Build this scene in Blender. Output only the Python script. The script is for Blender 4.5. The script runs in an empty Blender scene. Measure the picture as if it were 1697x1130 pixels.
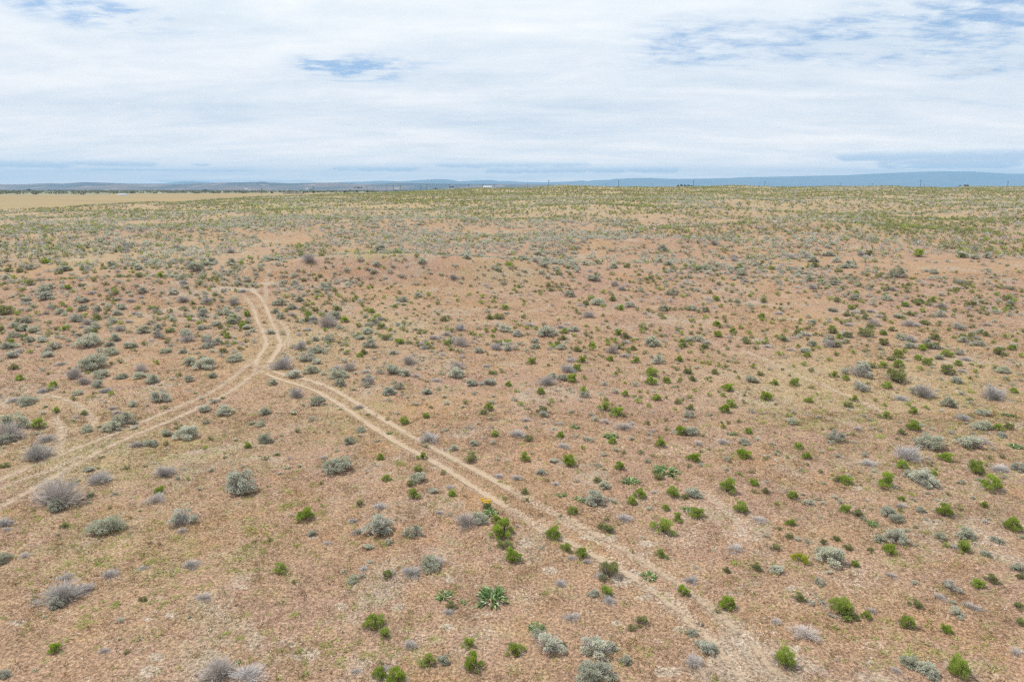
import bpy, math, random
import numpy as np
from math import radians as R
C = bpy.context.scene
COL = C.collection
# ================================================================ camera, sky, sun, exposure
H, FPX, CX, CY = 15.0, 1697*24/36, 848.5, 565.0
PITCH = R(12.75)
cam = bpy.data.objects.new('camera', bpy.data.cameras.new('camera')); COL.objects.link(cam)
cam.data.lens, cam.data.sensor_width = 24, 36
cam.data.clip_start, cam.data.clip_end = .5, 120000
cam.location = (0, 0, H); cam.rotation_euler = (math.pi/2-PITCH, 0, 0)
C.camera = cam
C.view_settings.view_transform = 'Standard'; C.view_settings.look = 'None'
C.view_settings.exposure = 0.0; C.view_settings.gamma = 1
C.view_settings.use_curve_mapping = False
C.render.engine = 'CYCLES'
C.cycles.use_denoising = False
C.cycles.sample_clamp_direct = 6; C.cycles.sample_clamp_indirect = 3
C.cycles.denoiser = 'OPENIMAGEDENOISE'; C.cycles.denoising_input_passes = 'RGB_ALBEDO_NORMAL'; C.cycles.denoising_prefilter = 'ACCURATE'
C.cycles.max_bounces = 5; C.cycles.diffuse_bounces = 2; C.cycles.glossy_bounces = 1
C.cycles.transmission_bounces = 2; C.cycles.transparent_max_bounces = 16; C.cycles.volume_bounces = 0
C.cycles.caustics_reflective = C.cycles.caustics_refractive = False
C.cycles.pixel_filter_type = 'BLACKMAN_HARRIS'; C.cycles.filter_width = 1.3

HAZE = 4.8e-5
SUN_EL, SUN_AZ = R(58), math.atan2(-.82, .45)      # azimuth clockwise from +Y
sd = bpy.data.lights.new('sun', 'SUN'); sd.energy = 4.5; sd.angle = R(.8); sd.color = (1, .955, .89)
so = bpy.data.objects.new('sun', sd); COL.objects.link(so)
so.rotation_euler = (math.pi/2-SUN_EL, 0, math.pi-SUN_AZ)
so.location = (0, 0, 60)

def raydir(px, py):
    """world direction of a point of the view (arrays or numbers)"""
    u = (np.asarray(px, float)-CX)/FPX; v = (CY-np.asarray(py, float))/FPX
    x = u; y = math.cos(PITCH)+v*math.sin(PITCH); z = -math.sin(PITCH)+v*math.cos(PITCH)
    n = np.sqrt(x*x+y*y+z*z)
    return x/n, y/n, z/n

class NT:
    """small helper to write node trees"""
    def __init__(s, tree):
        s.t = tree; s.t.nodes.clear()
    def n(s, kind, **kw):
        nd = s.t.nodes.new(kind)
        for k, v in kw.items():
            if k.startswith('i_'):
                key = k[2:]; key = int(key) if key.isdigit() else key.replace('_', ' ')
                s.put(nd.inputs[key], v)
            else: setattr(nd, k, v)
        return nd
    def put(s, sock, v):
        if isinstance(v, bpy.types.NodeSocket): s.t.links.new(v, sock)
        elif isinstance(v, (tuple, list)) and len(v) == 3 and sock.type == 'RGBA': sock.default_value = (*v, 1)
        else: sock.default_value = v
    def m(s, op, a, b=0.0, c=0.0, clamp=False):
        nd = s.t.nodes.new('ShaderNodeMath'); nd.operation = op; nd.use_clamp = clamp
        s.put(nd.inputs[0], a); s.put(nd.inputs[1], b); s.put(nd.inputs[2], c)
        return nd.outputs[0]
    def mix(s, f, a, b, mode='MIX'):
        nd = s.t.nodes.new('ShaderNodeMix'); nd.data_type = 'RGBA'; nd.blend_type = mode
        s.put(nd.inputs[0], f); s.put(nd.inputs[6], a); s.put(nd.inputs[7], b)
        return nd.outputs[2]
    def step(s, v, a, b, lo=0.0, hi=1.0):
        nd = s.t.nodes.new('ShaderNodeMapRange'); nd.interpolation_type = 'SMOOTHSTEP'
        s.put(nd.inputs[0], v)
        for i, q in zip((1, 2, 3, 4), (a, b, lo, hi)): nd.inputs[i].default_value = q
        return nd.outputs[0]
    def noise(s, vec, scale, detail=4, rough=.55, dist=0.0):
        nd = s.t.nodes.new('ShaderNodeTexNoise')
        if vec is not None: s.put(nd.inputs['Vector'], vec)
        nd.inputs['Scale'].default_value = scale; nd.inputs['Detail'].default_value = detail
        nd.inputs['Roughness'].default_value = rough; nd.inputs['Distortion'].default_value = dist
        return nd.outputs['Fac']
    def comb(s, x, y, z=0.0):
        nd = s.t.nodes.new('ShaderNodeCombineXYZ')
        s.put(nd.inputs[0], x); s.put(nd.inputs[1], y); s.put(nd.inputs[2], z)
        return nd.outputs[0]

W = bpy.data.worlds.new('World'); C.world = W; W.use_nodes = True
def build_world():
    t = NT(W.node_tree)
    out = t.n('ShaderNodeOutputWorld'); bg = t.n('ShaderNodeBackground', i_Strength=0.1)
    t.put(out.inputs[0], bg.outputs[0])
    sky = t.n('ShaderNodeTexSky'); sky.sky_type = 'NISHITA'; sky.sun_disc = False
    sky.sun_elevation = SUN_EL; sky.sun_rotation = SUN_AZ % (2*math.pi)
    tc = t.n('ShaderNodeTexCoord'); sp = t.n('ShaderNodeSeparateXYZ', i_0=tc.outputs['Generated'])
    x, y, z = sp.outputs
    az = t.m('MULTIPLY', t.m('ARCTAN2', x, y), 180/math.pi)
    el = t.m('MULTIPLY', t.m('ARCSINE', z), 180/math.pi)
    zz = t.m('ADD', t.m('MAXIMUM', z, 0.0), .13)
    pl = t.comb(t.m('DIVIDE', x, zz), t.m('DIVIDE', y, zz), 0.0)      # the cloud deck seen from below
    def rot(a, sx, sy):
        nd = t.n('ShaderNodeMapping'); t.put(nd.inputs[0], pl)
        nd.inputs['Rotation'].default_value = (0, 0, R(a)); nd.inputs['Scale'].default_value = (sx, sy, 1)
        return nd.outputs[0]
    wisp = t.noise(rot(24, .6, 1.4), 1.7, 9, .6, .35)
    puff = t.noise(rot(10, 1.0, 1.0), 7.0, 6, .62, .2)
    broad = t.noise(rot(-14, .5, .7), .8, 4, .5, .3)
    rip = t.noise(rot(-32, 1.2, 3.2), 3.6, 6, .6, .4)
    # openings in the deck
    def blob(px, py, rx, ry, amp, tilt=0.0):
        dx, dy, dz = raydir(px, py); a0 = math.degrees(math.atan2(dx, dy)); e0 = math.degrees(math.asin(dz))
        da = t.m('SUBTRACT', az, a0); de = t.m('SUBTRACT', t.m('SUBTRACT', el, e0), t.m('MULTIPLY', da, tilt))
        q = t.m('ADD', t.m('POWER', t.m('DIVIDE', t.m('ABSOLUTE', da), rx), 2.0), t.m('POWER', t.m('DIVIDE', t.m('ABSOLUTE', de), ry), 2.0))
        return t.m('MULTIPLY', t.m('EXPONENT', t.m('MULTIPLY', q, -1.0)), amp)
    B = [(592,117,4.2,.95,.95), (515,106,1.8,.45,.4), (690,95,4.4,.9,.3), (150,22,4.2,1.3,.6,-.12), (60,5,3,1,.3), (260,30,4,.9,.25), (1150,55,5.2,1.4,.5), (1130,98,4.6,.9,.42), (930,105,5,.8,.2),
         (1340,75,5,1.3,.5,.08), (1540,50,6,1.8,.45,.05), (1690,70,5,2.6,.42), (1620,118,2.5,.4,.3), (1500,95,4,.6,.3), (1590,5,8,1.5,.22), (350,60,5,1,.12), (262,90,3,.7,.15), (1400,20,5,1,.15)]
    gap = None
    for b in B:
        g = blob(*b); gap = g if gap is None else t.m('ADD', gap, g)
    strength = t.m('ADD', t.m('MULTIPLY', t.m('SUBTRACT', wisp, .5), 4.2), t.m('MULTIPLY', t.m('SUBTRACT', rip, .5), 3.6))
    strength = t.m('ADD', strength, t.m('MULTIPLY', t.m('SUBTRACT', puff, .5), 4.0))
    hole = t.m('MULTIPLY', gap, t.m('ADD', 1.0, strength))
    hole = t.step(hole, .02, 1.25, 0, .95)
    ramp = t.n('ShaderNodeValToRGB', i_Fac=t.m('DIVIDE', el, 16.0, clamp=True))
    cr = ramp.color_ramp
    stops = [(0.0, (15.5, 14.0, 12.0)), (.1, (13.2, 12.2, 11.1)), (.3, (9.0, 9.3, 9.7)), (.5, (9.2, 9.55, 9.95)), (.8, (9.3, 9.8, 10.2)), (1.0, (8.8, 9.5, 10.2))]
    cr.elements[0].position = 0; cr.elements[1].position = 1
    for p, c in stops[1:-1]: cr.elements.new(p)
    for e, (p, c) in zip(cr.elements, stops): e.position = p; e.color = (*c, 1)
    shade = t.m('ADD', 1.0, t.m('ADD', t.m('MULTIPLY', t.m('SUBTRACT', broad, .5), .34), t.m('ADD', t.m('MULTIPLY', t.m('SUBTRACT', wisp, .5), .62), t.m('MULTIPLY', t.m('SUBTRACT', puff, .5), .16))))
    deck = t.mix(1.0, ramp.outputs[0], t.comb(t.m('POWER', shade, 1.25), t.m('POWER', shade, .85), t.m('POWER', shade, .5)), 'MULTIPLY')
    blue = t.mix(.6, sky.outputs[0], (3.4, 5.7, 9.4))
    col = t.mix(hole, deck, blue)
    # low cumulus strips far away
    def strip(px0, px1, py, hgt, seed, thick=.5, hi=(12.5, 12.0, 11.2), lo=(7.4, 8.2, 9.2), sc=1.1):
        nonlocal col
        thick *= .84; hgt *= 1.35
        dx, dy, dz = raydir([px0, px1], [py, py]); a = np.degrees(np.arctan2(dx, dy)); e = np.degrees(np.arcsin(dz)).mean()
        nz = t.noise(t.comb(t.m('MULTIPLY', az, sc), t.m('MULTIPLY', el, 2.6), seed), 1.0, 6, .68)
        box = t.m('MULTIPLY', t.step(az, float(a[0])-.8, float(a[0])+.8, 0, 1), t.step(az, float(a[1])-.8, float(a[1])+.8, 1, 0))
        band = t.m('MULTIPLY', t.step(el, float(e)-hgt, float(e)-hgt*.45, 0, 1), t.step(el, float(e), float(e)+hgt, 1, 0))
        msk = t.step(t.m('ADD', nz, t.m('MULTIPLY', t.m('MULTIPLY', box, band), thick)), .47+thick*.45, .66+thick*.62, 0, .85)
        c = t.mix(t.step(t.m('ADD', el, t.m('MULTIPLY', t.m('SUBTRACT', nz, .5), .6)), float(e)-hgt*.4, float(e)+hgt*.35), lo, hi)
        col = t.mix(msk, col, c)
    strip(-60, 118, 268, .42, 1.7, .62); strip(105, 262, 268, .34, 5.1, .5); strip(315, 350, 271, .22, 9.3, .5)
    strip(545, 700, 277, .34, 3.9, .42); strip(720, 985, 271, .36, 12.2, .55, sc=.8); strip(800, 1130, 279, .4, 15.5, .45, lo=(7.6, 8.2, 8.9))
    strip(1385, 1720, 252, .62, 21.4, .6, lo=(6.4, 7.5, 8.9), sc=.5); strip(1450, 1700, 268, .5, 27.0, .45, hi=(8.0, 8.2, 8.8), lo=(6.6, 7.7, 9.0), sc=.4)
    strip(1575, 1650, 119, .2, 31.0, .5, hi=(7.4, 7.9, 8.6), lo=(7.0, 7.6, 8.4)); strip(250, 520, 299, .16, 33.0, .5, sc=.4); strip(150, 420, 281, .13, 36.0, .35)
    # the half of the sky below the horizon: dull ground light
    col = t.mix(t.step(el, -2.5, -.4), (2.6, 2.4, 2.1), col)
    t.put(bg.inputs[0], col)
build_world()

# ================================================================ small tools
def tag(o, label=None, cat=None, group=None, kind=None):
    if label: o['label'] = label
    if cat: o['category'] = cat
    if group: o['group'] = group
    if kind: o['kind'] = kind
    return o
def link(name, data, parent=None):
    o = bpy.data.objects.new(name, data); COL.objects.link(o)
    if parent: o.parent = parent
    return o
def smooth(x, a, b):
    t = np.clip((x-a)/(b-a), 0, 1); return t*t*(3-2*t)
def vnoise(x, y, seed=0):
    xi = np.floor(x).astype(np.int64); yi = np.floor(y).astype(np.int64)
    fx = x-xi; fy = y-yi; fx = fx*fx*fx*(fx*(fx*6-15)+10); fy = fy*fy*fy*(fy*(fy*6-15)+10)
    def h(a, b):
        n = (a*374761393+b*668265263+seed*2147483647+12345) & 0x7fffffff
        n = ((n ^ (n >> 13))*1274126177) & 0x7fffffff
        n = ((n ^ (n >> 16))*668265263) & 0x7fffffff
        return ((n ^ (n >> 15)) & 0xffff)/65535.0
    return (h(xi, yi)*(1-fx)+h(xi+1, yi)*fx)*(1-fy)+(h(xi, yi+1)*(1-fx)+h(xi+1, yi+1)*fx)*fy
def fbm(x, y, octv=4, seed=0, gain=.5):
    s = 0; a = 1; tot = 0
    for i in range(octv):
        s = s+a*(vnoise(x*2**i+i*17.3, y*2**i-i*9.1, seed+i)-.5); tot += a; a *= gain
    return s/tot*2

# ================================================================ the lie of the land
_yy = np.arange(0, 30001, 5.0)
def prof(pts, sm):
    p = np.array(pts, float); v = np.interp(_yy, p[:, 0], p[:, 1])
    k = np.ones(sm)/sm; vp = np.pad(v, sm, mode='edge'); return np.convolve(vp, k, 'same')[sm:-sm]
PLAT = prof([(0,0),(60,0),(100,2),(130,4.3),(220,8),(320,10.6),(500,14.5),(560,14.4),(700,13),(900,12.3),(1500,5),(3000,-14),(8000,-45),(12000,-60),(30000,-60)], 13)
LOW = prof([(0,3),(1000,2.5),(2000,-1),(4000,-14),(8000,-45),(12000,-60),(30000,-60)], 9)
EDGE = np.array([(-1000,150),(-500,180),(-262,238),(-202,268),(-183,300),(-164,360),(-150,450),(-112,530),(-60,590),(0,680),(60,900),(150,1200),(9999,2000)], float)
BUMPS = [(-13,104,24,6.5,2.7),(-10,95,22,5,-.5),(-52,88,20,7,1.9),(-33,94,7,8,-.7),(18,130,26,8,1.6),(44,112,20,9,-1.0),(60,152,30,10,1.8),(-70,150,30,11,1.8),(12,86,24,10,-.7),(-36,174,30,12,1.5),(26,222,26,16,1.0),(100,176,30,12,1.4),(84,256,30,18,1.3),(-70,222,26,16,.9),(165,205,30,14,1.2),(-20,66,14,9,-.45),(110,260,50,22,1.6),(-20,420,50,28,1.4),(40,480,34,30,1.5),(140,490,45,30,1.3),(-90,240,40,20,1.2),(60,330,50,24,-1.0),(210,420,60,40,.8)]
_t = np.array([-1,-.75,-.66,-.6,-.53,-.44,-.37,-.32,-.25,-.19,-.13,-.09,-.045,0,.06,.13,.2,.25,.33,.45,.61,.75,1.1]); _v = np.array([.02,.02,.01,.07,.03,.04,.13,.05,.065,.04,.02,.02,.07,.10,.13,.19,.30,.30,.33,.41,.45,.43,.43])
DIP_T = np.linspace(-1, 1.1, 421); DIP_V = np.convolve(np.pad(np.interp(DIP_T, _t, _v), 4, mode='edge'), np.ones(9)/9, 'valid')
def land(x, y):
    x = np.asarray(x, float); y = np.asarray(y, float)
    r = np.clip(y, 0, 30000)
    rw = r+smooth(r, 70, 140)*(.15*x*np.clip(1-np.abs(x)/400, 0, 1)*.3+(9+.05*r)*fbm(x/55+5, y/90, 3, 13))*(1-smooth(r, 420, 520))
    plat = np.interp(rw, _yy, PLAT); low = np.interp(r, _yy, LOW)
    t = -x/np.maximum(y, 40)
    plat = plat*(1-smooth(r, 90, 260)*np.interp(t, DIP_T, DIP_V))
    und = .22*smooth(r, 15, 60)*fbm(x/14, y/11, 3, 3)+1.0*smooth(r, 60, 120)*fbm(x/34+3, y/24, 3, 11)+1.5*smooth(r, 150, 330)*fbm(x/90, y/60+7, 3, 23)
    for bx, by, sx, sy, h in BUMPS:
        und = und+h*np.exp(-((x-bx)/sx)**2-((y-by)/sy)**2)
    ex = np.interp(y, EDGE[:, 1], EDGE[:, 0])
    w = smooth(x, ex-60, ex)*smooth(-y, -1500, -1100)
    w = np.where(y < 235, 1, w)
    far = smooth(r, 600, 1200)
    return (plat+und*(1-far))*w+low*(1-w)+(1-w)*.4*fbm(x/200, y/300, 2, 31)+far*fbm(x/900, y/1500, 3, 41)*smooth(r, 1500, 4000)*5
def hit(px, py):
    """points of the land seen at photo points"""
    dx, dy, dz = raydir(px, py)
    ts = 14*1.006**np.arange(0, 900)
    best = np.full(dx.shape, np.nan); prev = np.ones(dx.shape, bool)
    for t in ts:
        below = (H+dz*t) < land(dx*t, dy*t)
        new = below & np.isnan(best); best[new] = t
        if not np.isnan(best).any(): break
    lo = best/1.006; hi = best.copy()
    for _ in range(12):
        mid = (lo+hi)/2; b = (H+dz*mid) < land(dx*mid, dy*mid); hi = np.where(b, mid, hi); lo = np.where(b, lo, mid)
    return dx*hi, dy*hi, hi
def project(x, y, z):
    dz = z-H; d = y*math.cos(PITCH)-dz*math.sin(PITCH); v = y*math.sin(PITCH)+dz*math.cos(PITCH)
    return CX+FPX*x/d, CY-FPX*v/d, d
# ---------------------------------------------------------------- where the plants stand
# per strip of the view: origin, then per kind a list of (x, y, width) in quarter-pixel steps of that strip
# g bright green rabbitbrush, o olive rabbitbrush, s silver sagebrush, m half-dead sagebrush, d dead grey bush,
# b broad-leaved balsamroot, p low yellow-green forb, w white-flowered plant, k blackened stump
TILES = [
((848,640), {
'g':"190 30 65;480 22 62;265 90 50;60 110 50;750 45 60;850 28 40;900 38 30;962 68 75;838 95 50;910 122 45;1185 62 50;1312 52 40;1398 52 50;1437 10 70;1410 145 90;1455 112 75;1680 60 90;610 132 85;695 168 90;1120 285 90;668 360 65;325 320 60;1400 262 45;1570 292 60;985 370 80;90 465 80;380 490 110;472 402 45;1205 462 100;1535 432 110;715 520 90;850 705 90;795 752 80;1065 692 110;1425 655 130;1605 630 80;1520 795 120;1025 802 60;1225 825 120;1105 870 85;990 915 160;405 820 80;275 960 130",
'o':"1100 98 55;1540 100 40;740 190 50;1025 213 40;895 240 50;1180 135 60;115 338 65;1030 278 45;1265 320 40;742 430 45;855 432 50;1180 520 45;975 585 80;610 545 40;565 615 60;85 692 55;1145 725 60;640 930 90;590 920 60;625 875 50;325 853 35;95 745 50;200 150 70",
's':"485 45 75;552 212 60;525 180 45;790 335 50;1185 285 100;1080 298 60;690 415 50;1250 510 50;570 515 60;190 562 70;615 650 80;550 730 150;670 750 60;1195 690 110;1245 725 60;1420 540 50;390 155 55;685 25 60",
'm':"1172 180 80;215 175 70;640 740 40",
'd':"620 222 60;735 250 90;1240 365 55;1400 355 70;345 385 70;945 690 50;750 855 90;1640 865 80;35 920 35;90 210 60;40 300 90;30 590 70",
'b':"660 305 95;420 255 60;1460 300 60;1025 525 150;790 600 110;330 702 70;445 728 85;1160 800 70",
'p':"360 285 40;440 565 60;260 460 50;1300 520 80;1660 230 90;1100 610 70"}),
((848,870), {
'g':"355 137 95;465 175 95;10 195 120;1000 185 80;628 425 95;1140 425 85;1430 510 120;25 800 130",
'o':"800 165 40;640 285 170;1425 290 60;1620 265 80;1360 560 50;340 790 60;860 625 100;800 670 70",
's':"540 440 70;1690 60 50;650 790 100;760 880 90;570 950 220;480 930 100;1195 700 70;1300 790 120;175 705 100;1240 770 70",
'm':"245 760 190;560 790 200",
'd':"400 205 60;500 230 50;600 325 80;645 480 80;1222 275 40;1480 135 100;330 370 70;400 590 90;1210 880 110;1190 345 80",
'b':"912 310 110;165 650 110",
'p':"1190 410 50;240 475 60;60 480 90;1470 245 110;920 860 100;1580 950 50;300 590 60;1045 490 60;900 560 80;1570 500 60;520 910 40",
'k':"1250 650 70"}),
((1272,870), {
'g':"810 150 105;1185 128 50;1295 130 110;580 250 60;1395 375 100;475 520 180;655 590 75;915 630 120;1185 675 95;110 870 170;1260 930 170",
'o':"50 135 70;455 80 65;530 135 75;680 160 55;1485 350 90;1670 330 60;540 580 110;980 510 90;1665 525 70;1680 630 70;145 65 60;210 470 80",
's':"745 80 80;845 55 140;920 25 50;1310 45 120;1445 175 70;350 160 90;420 185 180;60 280 90;410 300 50;345 365 70;1660 270 100;975 370 60;1230 500 60;290 500 60;360 505 50;430 590 50;950 890 130;1060 940 130;1095 985 90;200 85 50;270 100 60;975 125 40",
'm':"1215 390 100;1250 560 100",
'd':"1230 130 50;600 295 40;820 320 60;1140 460 70;1355 520 80;690 550 60;250 680 150;60 620 70;1650 820 80;460 890 40;850 950 60",
'b':"340 465 60;1480 910 70",
'p':"720 435 60;1060 660 70;1510 640 70;800 450 40;750 1025 120;420 1020 60;1460 790 90;570 455 60;1420 490 60;1000 240 50;530 960 60;1130 380 40",
'k':"320 865 28;860 955 34"}),
((424,870), {
'g':"165 275 95;785 620 150;850 700 95;1410 775 90;1440 900 140;1135 895 105;820 970 110;935 990 150;1625 40 130",
'o':"870 315 80;1300 520 80;820 900 50;255 365 50;1650 120 100",
's':"370 40 75;1045 35 110;745 130 70;880 105 60;585 300 50;755 235 60;640 350 80;700 330 60;910 305 50;1155 240 140;1245 875 90",
'm':"",
'd':"715 275 60;1030 290 110;1280 560 70;1030 770 90;860 935 60;1190 215 110;670 955 60",
'b':"1245 440 110;1560 430 210;1385 490 60",
'p':"450 165 70;1030 905 60;250 580 110;365 745 80;330 985 100;235 980 60;290 1020 60;20 430 80;105 450 70;500 655 50;1350 180 40;700 850 60;765 815 60;1180 745 110;280 120 90;200 240 50;1640 500 60;820 520 60;900 515 40;1450 180 50;1650 680 70;65 360 50;90 590 60;25 715 50"}),
((424,640), {
'g':"985 225 75;1130 190 60;1545 132 75;1585 310 70;825 465 60;1100 460 65;1075 540 70;1055 705 95;865 600 75;1300 705 65;325 840 125;1590 870 80;1640 925 140",
'o':"1390 100 50;1160 135 40;1510 165 60;1125 390 50;1030 640 60;1425 465 95;1245 565 50;1650 735 40;690 770 60;870 215 30;480 300 30",
's':"880 20 90;1130 25 70;1065 105 60;1260 100 60;1560 95 60;695 280 70;620 355 80;60 155 90;30 240 70;65 340 100;375 210 60;410 90 100;1075 595 110;545 510 170;825 905 200;1480 860 130;1600 475 40",
'm':"",
'd':"1150 325 110;680 125 60;1290 655 60;1615 580 60;820 780 80;1400 870 140;270 40 90;640 880 60;480 1030 60;670 950 70",
'b':"885 300 40;1555 815 90",
'p':"550 720 70;760 435 60;40 820 60;150 905 40;210 690 90;50 720 60;1550 520 80;1565 240 50;1625 625 60;350 730 50;180 780 40;570 910 60;960 500 120;320 460 60;150 440 40;690 720 50;1290 245 40",
'w':"1250 68 50;1375 135 50;740 185 50;560 150 40;140 450 60;210 540 60;160 580 50;380 465 40;250 180 60;290 525 50;650 20 50;1190 270 40"}),
((1272,640), {
'g':"270 85 65;570 80 55;715 90 40;775 118 50;935 115 45;965 162 65;1050 135 45;775 190 70;1635 25 60;140 190 50;200 390 70;255 455 70;965 255 115;1525 265 80;1175 460 95;890 515 90;1100 565 60;515 605 110;785 625 135;1380 535 120;1480 635 150;165 715 80;60 770 45;150 895 70;510 805 80;885 740 60;1175 815 125;1435 780 55;1620 905 130;20 60 50",
'o':"535 120 60;205 243 45;365 280 30;420 275 45;890 300 60;1600 260 70;350 560 50;1460 520 40;70 935 50;600 835 80;260 510 40;1640 190 50;460 610 60;1350 190 50;1250 340 40;1340 415 45",
's':"1200 100 100;1430 165 80;160 225 70;420 360 60;640 445 60;1070 350 180;1330 345 160;1410 245 110;1550 310 70;940 570 80;1030 590 150;1090 630 110;705 555 50;1655 530 90;630 870 50;800 820 100;850 860 100;345 860 40;365 765 50;325 740 35;1390 270 60;1060 220 30",
'm':"450 325 110;1040 640 80",
'd':"1035 35 110;885 65 80;1500 40 130;1540 525 100;890 780 60;1420 345 90;920 430 150;670 490 90;1300 195 80;1130 330 60;600 270 50",
'b':"1590 170 70;1640 370 100;695 890 90",
'p':"430 410 90;740 320 110;860 180 80;1350 30 80;320 380 40;700 370 70;400 500 60;290 325 50;800 380 60;1240 275 60;330 160 90;460 190 50;600 225 70;950 700 90;30 790 40"}),
((0,640), {
'g':"740 42 50;375 155 55;255 245 95;1645 385 65;1055 690 75;330 15 40",
'o':"625 40 35;490 78 50;560 170 55;1095 135 45;600 710 60;425 915 60;725 800 40;840 535 40;1100 375 50;1400 340 50;30 520 60",
's':"185 75 120;515 35 70;575 275 80;820 210 140;740 260 110;895 265 60;1065 55 125;880 110 65;1355 140 80;1485 148 120;1365 228 60;1335 70 45;1240 290 160;1110 300 80;1000 360 90;1665 235 60;100 215 170;250 300 60;40 345 100;380 780 120;1600 625 220;690 905 180;1410 90 60",
'm':"1210 860 160",
'd':"10 65 40;290 15 70;690 20 60;510 195 40;745 135 50;1440 85 45;910 370 80;60 300 150;310 330 100;260 430 150;655 595 130;400 690 250;1035 725 110;740 890 90;20 880 110;1100 545 120;90 80 70;780 160 60;1210 945 60",
'b':"",
'p':"685 945 60;1665 735 70;885 665 50;160 965 50;1360 600 50;560 870 50;1000 945 80;1060 905 70;1170 1000 60;990 1010 60",
'w':"210 430 45;285 405 40;670 465 55;360 745 70;930 820 40;300 135 50;1300 45 40;660 265 40;1540 520 40;1560 355 50;730 620 30;1480 75 50"}),
((0,870), {
'g':"365 800 105",
'o':"835 835 50;230 480 50;950 480 60;330 990 50",
's':"30 200 100;380 505 110;30 980 80;800 620 60",
'm':"",
'd':"410 430 200;560 400 100;1440 930 210;1650 955 190;950 270 70;740 300 100;165 190 70;1270 240 90;430 330 90;1350 460 80;690 820 60",
'b':"1570 900 70",
'p':"1100 510 90;1060 545 80;545 535 60;850 215 60;1100 150 80;1025 155 50;990 90 50;740 480 50;830 690 60;1500 705 100;1590 740 90;1640 590 80;1690 450 80;240 120 50;240 475 50;1490 485 50;1280 190 50;1240 300 60;1020 330 60;1340 1025 60;180 690 80;865 470 50;1040 410 70;1210 590 60;1440 660 60;30 610 70;270 1025 60;1170 105 50;1150 320 60;200 300 50",
'w':"690 375 30;300 610 50;105 690 30;240 960 60;1255 605 35;570 185 40;790 750 30;930 755 30",
'k':"1065 300 60;1240 320 40;1340 95 30;1420 95 35;970 350 40;1360 455 50;430 190 30;840 555 45;690 820 50"}),
((0,400), {
'g':"115 470 60;200 490 45;240 468 40;565 485 60;1640 475 75;800 532 55;1320 538 60;1520 552 50;420 572 65;75 657 60;135 900 65;355 950 65;580 865 40;1040 800 45;480 322 50;540 180 45;1320 245 40;1440 260 40;1390 310 45;630 185 30;670 180 30;130 465 40",
'o':"40 440 140;1130 455 60;730 560 45;1490 590 50;375 610 35;960 670 55;90 825 70;320 870 40;745 805 40;800 790 50;1190 880 50;40 305 60;145 355 60;400 400 35;630 310 40;660 350 50;490 265 40;620 245 70;820 300 60;1070 265 50;1060 355 40;1260 335 40;1395 405 50;1290 430 50;205 265 80;330 250 40;890 715 45;460 840 35;700 470 45;1120 640 50;1300 620 50",
's':"200 160 90;400 165 120;480 205 70;790 120 50;920 160 90;1300 150 150;290 310 140;300 345 120;350 365 60;510 495 110;430 470 70;550 430 90;640 435 80;680 400 60;710 490 60;805 425 80;950 400 50;870 340 70;940 308 100;1010 305 50;1120 395 60;1145 505 75;950 575 100;1435 535 80;1640 605 60;1370 635 80;220 575 90;100 605 90;280 640 80;360 685 85;455 645 60;575 645 160;765 630 90;725 670 80;735 715 110;865 675 90;625 785 180;80 740 90;315 740 80;670 870 90;665 895 60;645 940 85;490 870 60;800 885 80;930 875 90;1010 905 100;1255 905 70;1100 715 75;1130 680 50;1260 785 110;1360 795 150;1340 760 60;1560 760 110;1415 715 60;1405 880 70;1140 905 50;280 845 50;690 230 50;790 255 70;1590 50 80;1640 240 90;1560 210 80;130 245 70;40 225 90;410 260 60;1360 120 80;1200 110 80;1100 160 70;1420 190 70",
'm':"1345 465 120;1050 600 110",
'd':"1215 370 90;1550 395 80;1570 445 60;860 520 60;1245 635 90;560 915 90;490 875 90;1470 750 50;935 835 80;400 800 60;700 975 70;1495 340 40;410 325 40;1140 300 60;900 465 60;320 970 60",
'p':"860 490 60;750 500 40;1450 600 50",
'k':"1478 920 38"}),
((424,400), {
'g':"400 365 60;345 382 30;380 405 50;555 350 65;350 475 80;850 365 45;790 355 30;1030 398 45;700 465 40;770 482 30;590 510 80;460 580 50;775 688 30;690 750 55;370 845 50;1415 345 45;1145 342 60;1340 385 50;1495 395 60;1575 392 50;1650 430 75;1600 485 45;1070 485 35;1675 940 60;740 140 40;920 80 30;40 290 30;1215 660 35",
'o':"395 440 70;265 495 60;55 530 40;760 235 50;1180 365 40;1115 440 35;570 710 40;1570 865 60;1635 860 40;340 330 40;215 520 40;490 375 50;1280 690 40;1060 640 40",
's':"130 450 80;160 485 80;100 590 70;180 600 60;195 310 70;260 295 60;465 285 120;290 370 90;235 405 60;470 330 60;690 385 75;845 272 45;820 315 55;965 370 90;940 400 60;520 480 110;585 585 35;800 600 50;905 605 40;1000 155 50;1320 145 70;1225 205 60;1360 260 60;1060 265 70;1510 210 50;1640 215 45;1640 262 75;1575 330 50;1080 340 90;1540 450 70;1665 465 60;1185 455 45;1350 510 60;1525 545 50;1655 565 100;1600 545 60;245 685 60;910 728 65;585 785 60;405 790 70;180 735 40;245 865 110;445 870 50;105 925 70;555 870 110;555 930 80;910 840 110;820 860 60;990 865 80;920 925 60;950 955 70;880 985 95;1130 985 70;1335 865 110;1430 930 80;1550 920 90;600 175 80;520 200 50;510 155 50;800 130 90;690 105 80;470 100 60;1100 110 100;1400 85 90;960 85 50;820 30 120;280 180 60;180 215 80;90 210 60;365 845 90",
'm':"760 665 120;335 755 120;740 915 110;1680 690 100",
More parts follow.
